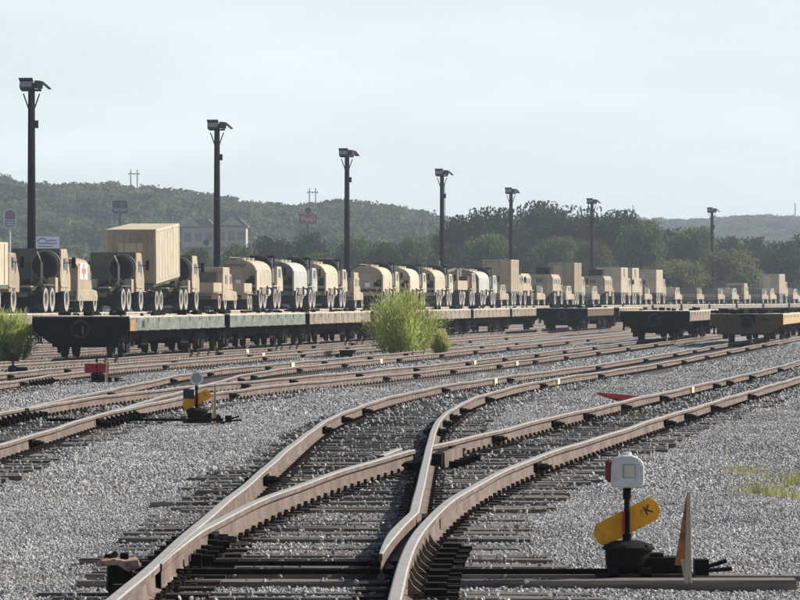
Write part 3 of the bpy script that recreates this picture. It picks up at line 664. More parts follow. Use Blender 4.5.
# frog casting where the two inner rails cross
yf = 46.1; xf = float(rail_ar(yf))
fg = MB(); zt = gz(46) - .004
fg.prism([(xf + .05, 46.9), (xf + .15, 46.9), (xf + .33, 48.7), (xf + .16, 48.7)], zt - .17, zt - .02, 'z')
fg.prism([(xf - .24, 46.4), (xf - .04, 46.4), (xf - .02, 48.2), (xf - .16, 48.2)], zt - .17, zt - .09, 'z')
PA('frog', fg, M_black)
PA('frog_wing', MB().prism([(xf + .153, 47.0), (xf + .185, 47.0), (xf + .40, 48.9), (xf + .335, 48.9)], zt - .17, zt - .006, 'z'), M_rail)
def wing(y): return rail_ar(y) - .115 - np.where(np.asarray(y) < 45.5, 0, 0)
PA('wing_rail', rail_mb(lambda y: rail_l2(45.6) - .10 + (np.asarray(y) - 45.6) * .09, 45.7, 47.7, .5, None, .002), [M_rail, M_head])
for k in range(5):
    yy = 47.0 + k * .5; PA('frog_clip', MB().box((xf + .29 + .06 * k, yy, -.14), (.12, .1, .07)), M_black)
# heel blocks of both points
PA('heel_block', MB().box((float(rail_ar(34.2)) + .12, 34.2, -.1), (.14, .7, .09)), M_black)
# rails of the second and third turnout: point plates
def turnout_bits(rt, fr, ys_, sgn=1):
    of = tuple(-rt.location)
    for yy in ys_:
        x = float(fr(yy)); z = gz(yy); P('rail_brace', MB().box((x + sgn * .16, yy, z - .13), (.16, .10, .07)).prism([(x + sgn * .05, z - .16), (x + sgn * .26, z - .16), (x + sgn * .05, z - .04)], yy - .04, yy + .04, 'y'), M_black, rt, of)
turnout_bits(TC, rf(cC), np.arange(62.6, 69, .75)); turnout_bits(TD, lf(cD), np.arange(63.6, 70, .75)); turnout_bits(TE, rf(cE), np.arange(100.5, 106.6, .8))
P('throw_rod', MB().box((-3.9, 66.2, gz(66) - .14), (2.6, .06, .04)), M_black, TC, tuple(-TC.location))

# ------------------------------------------------------------------ switch stands
def board(rt, name, c, w0, w1, h, lean, mt, th=.018):
    return P(name, MB().prism([(-w0 / 2, 0), (w0 / 2, 0), (w1 / 2, h), (-w1 / 2, h)], -th / 2, th / 2, 'y'), mt, rt, c, lean, bevel=.003)
def switch_stand(loc, label, lamp='box', letter='K', target='yellow', lever_label=None):
    rt = root('switch_stand', loc, 0, label, 'switch stand', 'low switch stands beside the turnouts')
    b = MB(); b.lathe([(.10, .0), (.125, .005), (.145, .05), (.15, .135), (.165, .14), (.165, .158), (.14, .175), (.09, .195), (.04, .20), (0, .20)], 26, 'z')
    P('base', b, M_black, rt, (0, 0, .03), smooth=False)
    for k in range(6): P('bolt', MB().cyl((.15 * math.cos(k * 1.047 + .3), .15 * math.sin(k * 1.047 + .3), .18), (.15 * math.cos(k * 1.047 + .3), .15 * math.sin(k * 1.047 + .3), .205), .013, 6), M_dark, rt)
    for k in (-.1, .1): P('foot', MB().box((k, -.02, .03), (.07, .3, .06)), M_black, rt)
    P('foot_plate', MB().box((.1, 0, .012), (.62, .34, .024)), M_dark, rt, bevel=.004)
    P('crank_housing', MB().box((.22, 0, .075), (.2, .2, .1)).box((.17, 0, .12), (.1, .14, .06)).cyl((.3, -.06, .07), (.3, .06, .07), .055, 12), M_black, rt, bevel=.006)
    P('spindle', MB().cyl((-.01, 0, .18), (-.01, 0, .56), .018, 10).cyl((-.01, 0, .19), (-.01, 0, .27), .028, 10).cyl((-.01, 0, .49), (-.01, 0, .57), .026, 10), M_black, rt)
    # slanted target plate
    if target == 'yellow':
        tp = P('target', MB().prism([(-.225, -.03), (-.20, -.075), (.185, -.075), (.225, -.03), (.225, .03), (.20, .075), (-.185, .075), (-.225, .03)], -.004, .004, 'y'), M_yel, rt, (-.01, .026, .345), (0, R_(-27), 0), bevel=.002)
        lt = P('letter', text_mesh(letter, .085, M_letter, .003), None, tp, (.155, -.007, .005), (math.pi / 2, 0, 0))
        P('edge_target', MB().box((-.034, -.02, .35), (.012, .16, .13)), M_red, rt)
    else:
        tp = P('target', MB().box((0, 0, 0), (.58, .008, .23)), M_red, rt, (-.01, -.026, .33), bevel=.003)
        P('edge_target', MB().box((-.01, 0, .36), (.03, .06, .2)), M_cream, rt)
    if lamp == 'box':
        l = MB(); l.prism([(-.095, .0), (.095, .0), (.105, .03), (.105, .15), (.08, .185), (.03, .205), (-.03, .205), (-.08, .185), (-.105, .15), (-.105, .03)], -.10, .10, 'y')
        lo = P('lamp', l, mat('weathered_lamp_paint', (.56, .56, .55), .55, 0, .08, 6, .05, 30, (.36, .34, .31), .3, 9), rt, (-.01, 0, .565), bevel=.02)
        P('window', MB().box((.01, -.104, .105), (.078, .012, .085)), M_lampgrey, lo); P('lens', MB().box((.01, -.110, .105), (.066, .012, .073)), M_lens, lo)
        P('red_lens', MB().lathe([(0, .0), (.055, 0), (.075, .02), (.075, .035), (0, .035)], 16, 'x'), M_dred, lo, (-.137, 0, .105)); P('vent_cap', MB().cyl((0, 0, .2), (0, 0, .222), .03, 10), M_white, lo)
    elif lamp == 'disc':
        lo = P('lamp', MB().cyl((0, -.03, .095), (0, .03, .095), .095, 22).box((0, 0, 0), (.05, .05, .06)), M_lampgrey, rt, (-.01, 0, .57), bevel=.006)
        P('rim', MB().lathe([(.075, -.036), (.099, -.036), (.099, -.028)], 22, 'x'), M_white, lo, (0, 0, .095), (0, 0, R_(90)))
        P('side_target', MB().box((-.12, .02, -.14), (.16, .01, .14)), mat('dark_blue_plate', (.02, .022, .05), .6), lo)
    # throw lever latch details
    P('foot_latch', MB().cyl((.45, -.05, .05), (.62, -.02, .10), .014, 6).cyl((.45, .05, .03), (.66, .06, .045), .014, 6).box((.46, 0, .06), (.09, .16, .1)), M_black, rt)
    return rt
def lever_boards(loc, label, h=.56, single=False):
    rt = root('marker_board', loc, 0, label, 'marker board', 'upright marker boards by the switch stands')
    board(rt, 'board', (.012, -.02, -.02), .045, .02, h, (R_(-2), R_(1), R_(12)), M_oldwood, .02)
    if not single:
        board(rt, 'board', (-.035, .02, .08), .065, .012, h - .1, (R_(2), R_(6), R_(8)), M_orwood, .016)
        P('spike_foot', MB().prism([(-.035, .12), (.0, .12), (.015, -.03), (-.005, -.03)], -.01, .01, 'y'), M_oldwood, rt)
    else:
        board(rt, 'board', (-.03, .02, .0), .03, .012, h - .02, (R_(2), R_(4), R_(8)), M_cream, .016)
    return rt
switch_stand((1.45, 28.55, TIE_TOP + .012), 'nearest switch stand with white lamp and yellow target marked K', 'box', 'K')
lever_boards((1.775, 27.95, TIE_TOP + .035), 'orange and grey pointed boards upright beside the nearest switch stand')
switch_stand((-3.0, 66.6, gz(66.6) + TIE_TOP - .02), 'switch stand with round grey lamp and tilted yellow target left of centre', 'disc', 'S')
lever_boards((-2.74, 66.3, gz(66) + TIE_TOP - .02), 'pale upright boards beside the round lamped switch stand', .6, True)
switch_stand((-7.3, 108.5, gz(108) + TIE_TOP - .02), 'switch stand with flat red target below the first flatcar', None, '', 'red')
lever_boards((-7.05, 108.1, gz(108) + TIE_TOP - .02), 'pale upright boards beside the red targeted switch stand', .55, True)
switch_stand((-11.0, 126, gz(126) + TIE_TOP), 'dark switch stand half cut by the left edge below the left bush', None, '', 'none') if False else None
o = root('switch_stand', (-10.75, 125, gz(125) + TIE_TOP - .02), 0, 'dark low switch stand at the left edge below the left bush', 'switch stand', 'low switch stands beside the turnouts')
P('base', MB().lathe([(0, 0), (.16, 0), (.15, .1), (.1, .2), (0, .22)], 14, 'z'), M_black, o); P('crank_housing', MB().box((.25, 0, .09), (.3, .2, .14)), M_black, o)
P('spindle', MB().cyl((0, 0, .2), (0, 0, .55), .03, 8), M_black, o); P('target', MB().box((0, -.03, .42), (.34, .01, .2)), M_dark, o)

# rusty bracket beside the left stock rail; lit top and shaded front put into its colours
rb = MB(); rb.box((.02, 0, .09), (.16, .24, .18), 0, None, (.9, .9)); rb.prism([(-.13, .155), (-.09, .19), (-.02, .205), (.05, .19), (.13, .20), (.14, .15), (.07, .12), (0, .165)], -.14, .16, 'y', 1); rb.cyl((-.04, -.05, .19), (.0, -.02, .235), .022, 6, 0); rb.box((.05, .05, .205), (.05, .08, .05), 0); rb.box((-.05, .1, .2), (.04, .06, .04), 0); rb.box((.12, .05, .06), (.1, .1, .1), 0)
o = P('switch_bracket', rb, [M_black, M_rustpink], None, (-1.72, 27.3, TIE_TOP), (0, 0, .1), bevel=.01); tag(o, 'rusty iron bracket lump beside the left foreground rail', 'bracket')
# red derail flag on the gravel
o = root('derail_marker', (at_px(620, 82), 82, float(bed_z(np.array(at_px(620, 82)), np.array(82.)))), .25, 'dark red pointed plate lying low on gravel right of centre', 'derail marker')
P('plate', MB().prism([(-.42, .20), (.40, .12), (.05, .045), (-.12, .09)], -.05, .05, 'y'), M_red, o, (0, 0, 0), (R_(-20), 0, 0))
for k in (-.06, .1): P('leg', MB().cyl((k, 0, -.03), (k - .03, 0, .09), .015, 6), M_dark, o)
# small junk: grey box between tracks, dark box left of the bush
o = root('relay_box', (at_px(346, 158), 158, gz(158) + BED), .1, 'low dark box between the rails left of the big bush', 'relay box')
P('cabinet', MB().box((0, 0, .13), (.42, .4, .26)), M_black, o, bevel=.01); P('lid', MB().box((.05, 0, .275), (.56, .44, .03)), M_dark, o); P('leg', MB().box((-.3, 0, .08), (.1, .2, .16)), M_black, o)

# ------------------------------------------------------------------ flatcars
WM = {}
def rail_wheel():
    if 'rw' not in WM: WM['rw'] = MB().lathe([(0, -.06), (.1, -.07), (.38, -.06), (.40, -.065), (.42, -.02), (.42, .04), (.455, .05), (.455, .07), (.38, .07), (.12, .06), (0, .06)], 18, 'x').mesh('wheel', M_dark)
    return WM['rw']
def flatcar(sidem, endm, width=3.14, length=17.4, deck=1.33, sill=.42, rust=True, detail=True, number=None, clutter=0, deckm=None):
    """local: y=0 near end, +y along the track, x=0 centre, z=0 rail head"""
    rt = root('flatcar', (0, 0, 0))
    W = width / 2
    P('deck', MB().box((0, length / 2, deck - .035), (width - .02, length, .07)), deckm or M_deckw, rt)
    for s in (-1, 1):
        ss = MB(); a = W - .06; ss.box((s * (W - .05), length / 2, deck - .07 - sill / 2 + .02), (.09, length - .05, sill))
        sd_ = P('side_sill', ss, sidem, rt)
        pk = MB()
        for k in range(9):
            yy = 1.2 + k * (length - 2.4) / 8; pk.box((s * (W + .002), yy, deck - .13), (.022, .10, .14)); pk.box((s * (W - .01), yy + .7, deck - .07 - sill + .05), (.05, 1.1, .03))
        P('stake_pocket', pk, sidem, sd_)
        if rust:
            P('rust_patch', MB().box((s * (W + .001), .42, deck - .2 - .1), (.014, .75, .34)), M_rust, sd_)
    # end sill: trapezoid bolster face
    for yy, sgn in ((0, 1), (length, -1)):
        es = MB().prism([(-W + .02, deck - .02), (W - .02, deck - .02), (W - .02, deck - .42), (W * .62, deck - .86), (-W * .62, deck - .86), (-W + .02, deck - .42)], yy + sgn * .0, yy + sgn * .18, 'y')
        e = P('end_sill', es, endm, rt)
        P('coupler', MB().box((0, yy - sgn * .28, deck - .43), (.16, .6, .18)).box((.03, yy - sgn * .55, deck - .43), (.3, .26, .26)).cyl((0, yy - sgn * .02, deck - .40), (0, yy + sgn * .02, deck - .40), .24, 16), M_black, rt)
        P('coupler_ring', MB().lathe([(.22, -.02), (.30, -.02), (.30, .03), (.22, .03), (.22, -.02)], 20, 'x'), M_lamp, rt, (0, yy - sgn * .035, deck - .40), (0, 0, R_(90)))
        for s in (-1, 1):
            P('step', MB().box((s * (W - .15), yy + sgn * .3, deck - .62), (.05, .05, .5)).box((s * (W - .15), yy + sgn * .65, deck - .62), (.05, .05, .5)).box((s * (W - .15), yy + sgn * .48, deck - .85), (.12, .4, .04)), M_black, rt)
            if detail: P('grab_iron', MB().cyl((s * (W - .5), yy - sgn * .06, deck - .26), (s * (W - .95), yy - sgn * .06, deck - .26), .015, 5), M_black, rt)
    P('centre_sill', MB().prism([(.6, deck - .1), (length - .6, deck - .1), (length - 2.6, deck - .55), (length - 5, deck - .85), (5, deck - .85), (2.6, deck - .55)], -.36, .36, 'x'), M_dark, rt)
    P('brake_rigging', MB().cyl((.5, 6.5, deck - .55), (.5, 8.3, deck - .55), .17, 10).box((-.6, 9.5, deck - .55), (.3, 1.1, .3)).cyl((.85, 5, deck - .6), (.85, 12, deck - .6), .03, 6).box((.9, 11.2, deck - .6), (.3, .5, .35)).cyl((-.9, 5, deck - .62), (-.9, 12, deck - .62), .03, 6), M_dark, rt)
    P('underframe', MB().box((0, length / 2, deck - .5), (2.0, length - 1.2, .5)).box((.75, 5.2, deck - .8), (.6, 1.2, .3)).box((.8, 12.4, deck - .8), (.5, 1.5, .32)), M_black, rt)
    for yc in (2.0, length - 2.0):
        tr = P('bogie', MB().box((0, yc, .50), (2.1, .5, .34)).box((0, yc, .75), (1.2, .8, .2)).box((0, yc - .42, .45), (1.9, .1, .16)).box((0, yc + .42, .45), (1.9, .1, .16)).box((1.02, yc, .3), (.2, .5, .3)).box((-1.02, yc, .3), (.2, .5, .3)), M_black, rt)
        for s in (-1, 1):
            P('side_frame', MB().prism([(yc - 1.15, .42), (yc - 1.15, .58), (yc - .55, .72), (yc + .55, .72), (yc + 1.15, .58), (yc + 1.15, .42), (yc + .75, .40), (yc + .35, .24), (yc - .35, .24), (yc - .75, .40)], s * 1.0 - .07, s * 1.0 + .07, 'x').cyl((s * .98, yc - .88, .45), (s * 1.14, yc - .88, .45), .1, 10).cyl((s * .98, yc + .88, .45), (s * 1.14, yc + .88, .45), .1, 10), M_dark, tr)
        for dy in (-.88, .88):
            P('axle', MB().cyl((-.98, yc + dy, .43), (.98, yc + dy, .43), .07, 8), M_black, tr)
            for s in (-1, 1): o = link('wheel', rail_wheel(), tr, (s * .755, yc + dy, .43), (0, 0, 0 if s < 0 else math.pi))
    if number:
        P('car_number', text_mesh(number, .36, M_letter, .003), None, rt, (W + .006, 2.2, deck - .27), (math.pi / 2, 0, math.pi / 2))
    return rt
def place_car(o, fn, y, zdrop=0):
    th = heading(fn, y + 8.7); x = float(fn(y)); o.location = (x, y, gz(y)); o.rotation_euler = (0, 0, -th)
def deck_clutter(car, n, dens, label, seed, wide=1.4, length=17.4, deck=1.33, big=1.0):
    r = np.random.default_rng(seed); mb = MB()
    for _ in range(n):
        x, yy = r.uniform(-wide, wide), r.uniform(.1, length - .2); s = r.uniform(.06, .2) * big
        tf = Matrix.Translation((x, yy, deck + s * .4)) @ Matrix.Rotation(r.uniform(0, 3), 4, 'Z') @ Matrix.Rotation(r.uniform(-.3, .3), 4, 'X')
        if r.uniform() < .5: mb.box((0, 0, 0), (s * 1.6, s, s * .8), 0, tf)
        else: mb.cyl((-s, 0, 0), (s, 0, 0), s * .35, 7, 0, None, tf)
    o = mb.mesh('chains', M_black); ob = link('tie_down_gear', o, None, car.location, car.rotation_euler); tag(ob, label, 'tie-down gear', 'chains and chocks lying on flatcar decks', 'stuff')
Y0 = 141.5; PITCH = 18.35
names = ['nearest empty flatcar at left with dark end and green side numbered 141', 'second empty flatcar with weathered green side behind the numbered car', 'third empty flatcar, buff side left of the big bush',
         'fourth empty flatcar, hidden behind the big bush', 'fifth empty flatcar, buff side right of the big bush', 'sixth empty flatcar with pale side below the shelter truck', 'seventh empty flatcar, last one before the dark ended car']
protoG = flatcar(M_green, M_black, number='141'); protoG2 = flatcar(M_green, M_black, rust=False); protoT = flatcar(M_tanst, M_black, rust=False)
for i, nm in enumerate(names):
    o = protoG if i == 0 else (protoG2 if i == 1 else (protoT if i == 2 else copy_tree(protoT)))
    place_car(o, cF, Y0 + i * PITCH); tag(o, nm, 'flatcar', 'empty flatcars of the front train')
    deck_clutter(o, 26 if i < 3 else 12, 0, ['chains and chocks on the nearest empty flatcar deck', 'chains and chocks on the second green flatcar deck', 'chocks on the buff flatcar deck left of the bush', 'chocks on the flatcar deck behind the bush', 'chocks on the flatcar deck right of the bush', 'chocks on the pale flatcar deck under the shelter truck', 'chocks on the last flatcar deck of front train'][i], 30 + i)
dk = flatcar(M_brown, M_black, rust=False, width=2.95)
place_car(dk, cE, 256); tag(dk, 'dark ended flatcar alone on the track right of the front train', 'flatcar', 'separate empty flatcars at right'); deck_clutter(dk, 26, 0, 'chains piled on the small dark ended flatcar', 50, big=1.3)
d2 = copy_tree(protoT); place_car(d2, cE, 276); tag(d2, 'buff flatcar coupled behind the small dark ended flatcar', 'flatcar', 'separate empty flatcars at right')
dk2 = flatcar(M_tanst, M_black, rust=False, width=3.14); place_car(dk2, cC, 200); tag(dk2, 'dark ended flatcar with round coupler plate, middle of the right group', 'flatcar', 'separate empty flatcars at right'); deck_clutter(dk2, 12, 0, 'chocks on the middle dark ended flatcar at right', 51)
d3 = copy_tree(protoT); place_car(d3, cC, 218.6); tag(d3, 'buff flatcar coupled behind the middle dark ended flatcar', 'flatcar', 'separate empty flatcars at right')
dk3 = flatcar(M_yelst, M_brown, rust=False, width=3.1, deck=1.24); place_car(dk3, cA, 190); tag(dk3, 'rusty brown ended flatcar with yellow side, foremost at right', 'flatcar', 'separate empty flatcars at right')
P('placard', MB().box((.05, -.035, 1.0), (.62, .03, .36)), M_black, dk3)
deck_clutter(dk3, 120, 0, 'heaps of chains and blocks on the rusty yellow flatcar', 52, big=1.25, deck=1.24)
d4 = flatcar(M_yelst, M_brown, rust=False, width=3.1, deck=1.24); place_car(d4, cA, 208.4); tag(d4, 'second yellow sided flatcar running out at the right edge', 'flatcar', 'separate empty flatcars at right'); deck_clutter(d4, 40, 0, 'chocks on the yellow flatcar at the right edge', 53, deck=1.24)

# loaded train on the rear track
flat2 = flatcar(M_tanst, M_black, rust=False, width=2.9, deck=1.2, detail=False, deckm=M_deckw)
REAR = []
y = 176.; i = 0
while y < 600:
    o = flat2 if i == 0 else copy_tree(flat2)
    th = math.atan(float(cI(y + 17.4) - cI(y)) / 17.4); o.location = (float(cI(y)), y, gz(y)); o.rotation_euler = (0, 0, -th)
    tag(o, 'flatcar under the parked military vehicles of the rear train', 'flatcar', 'flatcars of the loaded rear train'); REAR.append(o); y += 18.3; i += 1

# ------------------------------------------------------------------ military vehicles
def road_wheel(rt, x, y, R=.6, w=.38, name='wheel'):
    k = ('w', R, w)
    if k not in WM:
        h = w / 2
        WM[k] = (MB().lathe([(R * .55, -h * .7), (R * .6, -h), (R * .9, -h), (R, -h * .75), (R, h * .75), (R * .9, h), (R * .6, h), (R * .55, h * .7)], 22, 'x').mesh('wheel', [M_dusty, M_rub], True),
                 MB().lathe([(0, -h * .35), (R * .2, -h * .35), (R * .24, -h * .3), (R * .5, -h * .45), (R * .57, -h * .75), (R * .57, h * .75), (R * .5, h * .45), (R * .24, h * .3), (R * .2, h * .7), (0, h * .7)], 16, 'x').mesh('rim', M_rim))
        me_ = WM[k][0]
        for p in me_.polygons:
            if p.index % 7 in (2, 3, 4): p.material_index = 1
    o = link(name, WM[k][0], rt, (x, y, R), (0, 0, 0 if x > 0 else math.pi)); link('rim', WM[k][1], o); return o
def tread_hub(rt, ys_, x, R, w):
    P('underbody_shade', MB().box((0, (min(ys_) + max(ys_)) / 2, R * .95), (2 * x - w - .1, max(ys_) - min(ys_) + .5, R * .9)), M_black, rt)  # black block added for the shade under the chassis between the wheels
    for yy in ys_:
        for s in (-1, 1): road_wheel(rt, s * x, yy, R, w)
def fmtv_cab(rt, y0, m, dark=None, z0=.95, z1=2.72, y1=None):
    y1 = y1 or y0 + 2.15
    P('cab', MB().prism([(y0, z0), (y0, z1), (y0 + 1.35, z1), (y1 - .12, z0 + .85), (y1, z0 + .7), (y1, z0)], -1.2, 1.2, 'x'), m, rt, bevel=.04)
    for s in (-1, 1):
        P('side_window', MB().box((s * 1.2, y0 + .85, z0 + 1.28), (.02, .75, .55)), M_glass, rt)
        P('mirror', MB().box((s * 1.48, y0 + 1.5, z0 + 1.35), (.18, .08, .5)).cyl((s * 1.2, y0 + 1.5, z0 + 1.35), (s * 1.45, y0 + 1.5, z0 + 1.35), .025, 5), M_black, rt)
        P('fender', MB().box((s * 1.02, y0 + .75, z0 + .25 - .02), (.44, 1.5, .06)), m, rt)
    P('windscreen', MB().prism([(y0 + 1.40, z1 - .1), (y0 + 1.43, z1 - .1), (y1 - .1, z0 + .92), (y1 - .13, z0 + .92)], -1.0, 1.0, 'x'), M_glass, rt)
    if dark: P('rear_tarp', MB().box((0, y0 - .03, (z0 + z1) / 2 + .15), (2.3, .06, z1 - z0 - .25)), dark, rt)
def frame_rails(rt, ln, z=.85, m=M_olive):
    P('chassis', MB().box((-.42, ln / 2, z), (.12, ln, .24)).box((.42, ln / 2, z), (.12, ln, .24)).box((0, .1, z), (.9, .1, .22)).box((0, ln * .45, z), (.9, .2, .2)).cyl((0, 1.7, z - .25), (0, ln - 1.5, z - .25), .07, 8).box((.75, ln * .5, z - .05), (.5, .9, .5)).box((-.75, ln * .5, z - .05), (.5, .7, .45)), m, rt)
def tractor():
    rt = root('military_truck', (0, 0, 0)); frame_rails(rt, 6.3); tread_hub(rt, (.75, 2.15, 5.35), 1.0, .61, .42)
    for yy in (.75, 2.15): P('axle', MB().cyl((-1, yy, .6), (1, yy, .6), .13, 8), M_olive, rt)
    fmtv_cab(rt, 4.15, M_tan, M_olive, 1.0, 2.98)
    P('fifth_wheel', MB().lathe([(0, 1.12), (.5, 1.12), (.52, 1.2), (0, 1.22)], 16, 'z').box((0, 0, 1.05), (.9, .6, .14)), M_olive, rt, (0, 1.45, 0), bevel=0)
    sp = P('spare_wheel', MB().lathe([(.34, -.14), (.4, -.19), (.56, -.19), (.63, -.12), (.63, .12), (.56, .19), (.4, .19), (.34, .14)], 24, 'x', c=(0, 0, 0)), M_rub, rt, (.55, 3.72, 2.22), (0, 0, R_(90)))
    P('rim', MB().cyl((-.08, 0, 0), (.08, 0, 0), .35, 18), M_rub, sp)
    P('davit', MB().cyl((.45, 3.35, 1.0), (.45, 3.35, 2.35), .06, 8).cyl((.45, 3.35, 2.35), (.2, 3.45, 2.85), .04, 6).cyl((.5, 3.35, 1.7), (1.1, 3.45, 1.05), .03, 6).cyl((.45, 3.35, 1.6), (.05, 3.4, 1.05), .03, 6), M_tan2, rt)
    P('air_box', MB().box((1.0, 3.3, 1.3), (.35, .6, .7)), M_tan, rt, bevel=.02); P('battery_box', MB().box((-.9, 3.4, 1.4), (.5, .6, .5)), M_tan2, rt, bevel=.02); P('wheel_carrier', MB().lathe([(.66, -.03), (.71, -.03), (.71, .05), (.66, .05)], 20, 'x').box((0, -.66, -.3), (.1, .05, .9)).box((0, .66, -.3), (.1, .05, .9)), M_tan, rt, (.55, 3.86, 2.22), (0, 0, R_(90))); P('hose', MB().cyl((-.1, 3.2, 1.5), (-.5, 2.7, 1.25), .05, 6).cyl((-.5, 2.7, 1.25), (-.3, 2.0, 1.2), .05, 6), M_black, rt)
    for s in (-1, 1): P('mudguard', MB().box((s * 1.0, 1.45, 1.3), (.42, 2.3, .05)), M_olive, rt); P('mudflap', MB().box((s * 1.0, .02, .75), (.42, .03, .6)), M_black, rt)
    for s in (-1, 1): P('tail_lamp', MB().box((s * .7, -.02, .95), (.16, .06, .12)), M_dred, rt)
    P('tool_box', MB().box((-.15, 2.75, 1.12), (.55, .5, .28)).box((.3, 3.0, 1.08), (.3, .3, .3)), M_tan2, rt, bevel=.02)
    return rt
def tank_profile(wd, z0, z1, flat=.5):
    pts = [(-wd / 2, z0), (wd / 2, z0), (wd / 2, z0 + (z1 - z0) * flat)]
    for a in np.linspace(0, math.pi, 13)[1:-1]:
        pts.append((wd / 2 * math.copysign(abs(math.cos(a)) ** .75, math.cos(a)), z0 + (z1 - z0) * (flat + (1 - flat) * math.sin(a) ** .8)))
    pts.append((-wd / 2, z0 + (z1 - z0) * flat)); return pts
def tanker(body, rear, text=None, wide=False):
    rt = root('fuel_tanker', (0, 0, 0)); frame_rails(rt, 9.6, .98, M_tan); tread_hub(rt, (1.3, 2.82, 6.6, 8.1), 1.02, .66, .42)
    P('tank', MB().prism(tank_profile(2.36, 1.42, 2.95, .42), .18, 5.55, 'y'), body, rt)
    P('rear_cabinet', MB().prism(tank_profile(2.44, 1.36, 2.9, .42), -.02, .2, 'y'), rear, rt); P('sunlit_edge_strip', MB().box((1.2, .3, 1.75), (.1, .9, 1.2)), body, rt, bevel=.02)  # strip in body colour added as the sunlit right edge of the rear face
    P('cabinet_door', MB().box((.0, -.04, 2.0), (1.5, .04, .9)), rear, rt, bevel=.01); P('hose_port', MB().cyl((.72, -.12, 1.66), (.72, 0, 1.66), .17, 12).box((.95, -.06, 1.75), (.26, .1, .5)), M_black, rt)
    P('skirt', MB().box((0, 2.9, 1.38), (2.44, 5.2, .1)), body, rt); P('bumper', MB().box((0, -.05, 1.0), (2.4, .14, .25)), rear, rt)
    for k in range(3): P('hatch', MB().cyl((.1, 1.1 + 1.5 * k, 2.93), (.1, 1.1 + 1.5 * k, 3.08), .28, 14), M_tan2, rt)
    P('walkway_rail', MB().cyl((-.5, .5, 3.1), (-.5, 5.2, 3.1), .02, 5).cyl((-.5, .5, 2.9), (-.5, .5, 3.1), .02, 5).cyl((-.5, 5.2, 2.85), (-.5, 5.2, 3.1), .02, 5), M_tan, rt)
    sp = P('spare_wheel', MB().lathe([(.3, -.16), (.4, -.2), (.6, -.2), (.66, -.12), (.66, .12), (.6, .2), (.4, .2), (.3, .16)], 20, 'x'), M_rub, rt, (.5, 5.98, 2.6), (0, 0, R_(90))); P('rim', MB().cyl((-.08, 0, 0), (.08, 0, 0), .32, 14), M_rub, sp)
    P('spare_cradle', MB().box((.5, 6.22, 2.3), (1.5, .1, 1.9)).box((-.6, 6.25, 2.2), (.5, .3, 1.3)), M_black, rt); P('exhaust_stack', MB().cyl((1.08, 6.15, 1.3), (1.08, 6.15, 3.1), .09, 10).cyl((1.08, 6.15, 1.6), (1.08, 6.15, 2.5), .15, 10), M_lampgrey, rt); P('engine_box', MB().box((0, 6.8, 1.75), (1.9, 1.3, .95)), body, rt, bevel=.05)
    P('cab', MB().prism([(7.6, 1.1), (7.6, 2.6), (9.1, 2.6), (9.75, 1.75), (9.75, 1.1)], -1.2, 1.2, 'x'), body, rt, bevel=.05)
    for s in (-1, 1):
        P('side_window', MB().box((s * 1.205, 8.4, 2.2), (.02, .7, .5)), M_glass, rt); P('fender', MB().box((s * 1.02, 7.4, 1.42), (.45, 2.9, .06)), body, rt); P('mirror', MB().box((s * 1.45, 9.0, 2.3), (.16, .08, .5)), M_black, rt)
        P('fuel_tank', MB().cyl((s * .9, 4.0, 1.05), (s * .9, 5.3, 1.05), .3, 12), body, rt)
    P('rear_ladder', MB().cyl((-.95, -.1, 1.1), (-.95, -.1, 2.6), .025, 5).cyl((-.6, -.1, 1.1), (-.6, -.1, 2.6), .025, 5).box((-.78, -.1, 1.4), (.35, .03, .03)).box((-.78, -.1, 1.8), (.35, .03, .03)).box((-.78, -.1, 2.2), (.35, .03, .03)), M_rim, rt); P('placard', MB().box((.1, -.07, 1.62), (.3, .02, .3)), M_swhite, rt); P('tail_lamp', MB().box((-1.0, -.13, 1.0), (.2, .05, .12)).box((1.0, -.13, 1.0), (.2, .05, .12)), M_dred, rt)
    P('side_hose_box', MB().box((1.15, 2.2, 1.12), (.3, 1.5, .42)), M_rim, rt, bevel=.02); P('hose_reel', MB().cyl((1.0, 3.6, 1.15), (1.28, 3.6, 1.15), .28, 12), M_black, rt)
    if text: P('lettering', text_mesh(text, .25, M_letter, .003), None, rt, (-.1, -.03, 2.62), (math.pi / 2, 0, 0))
    return rt
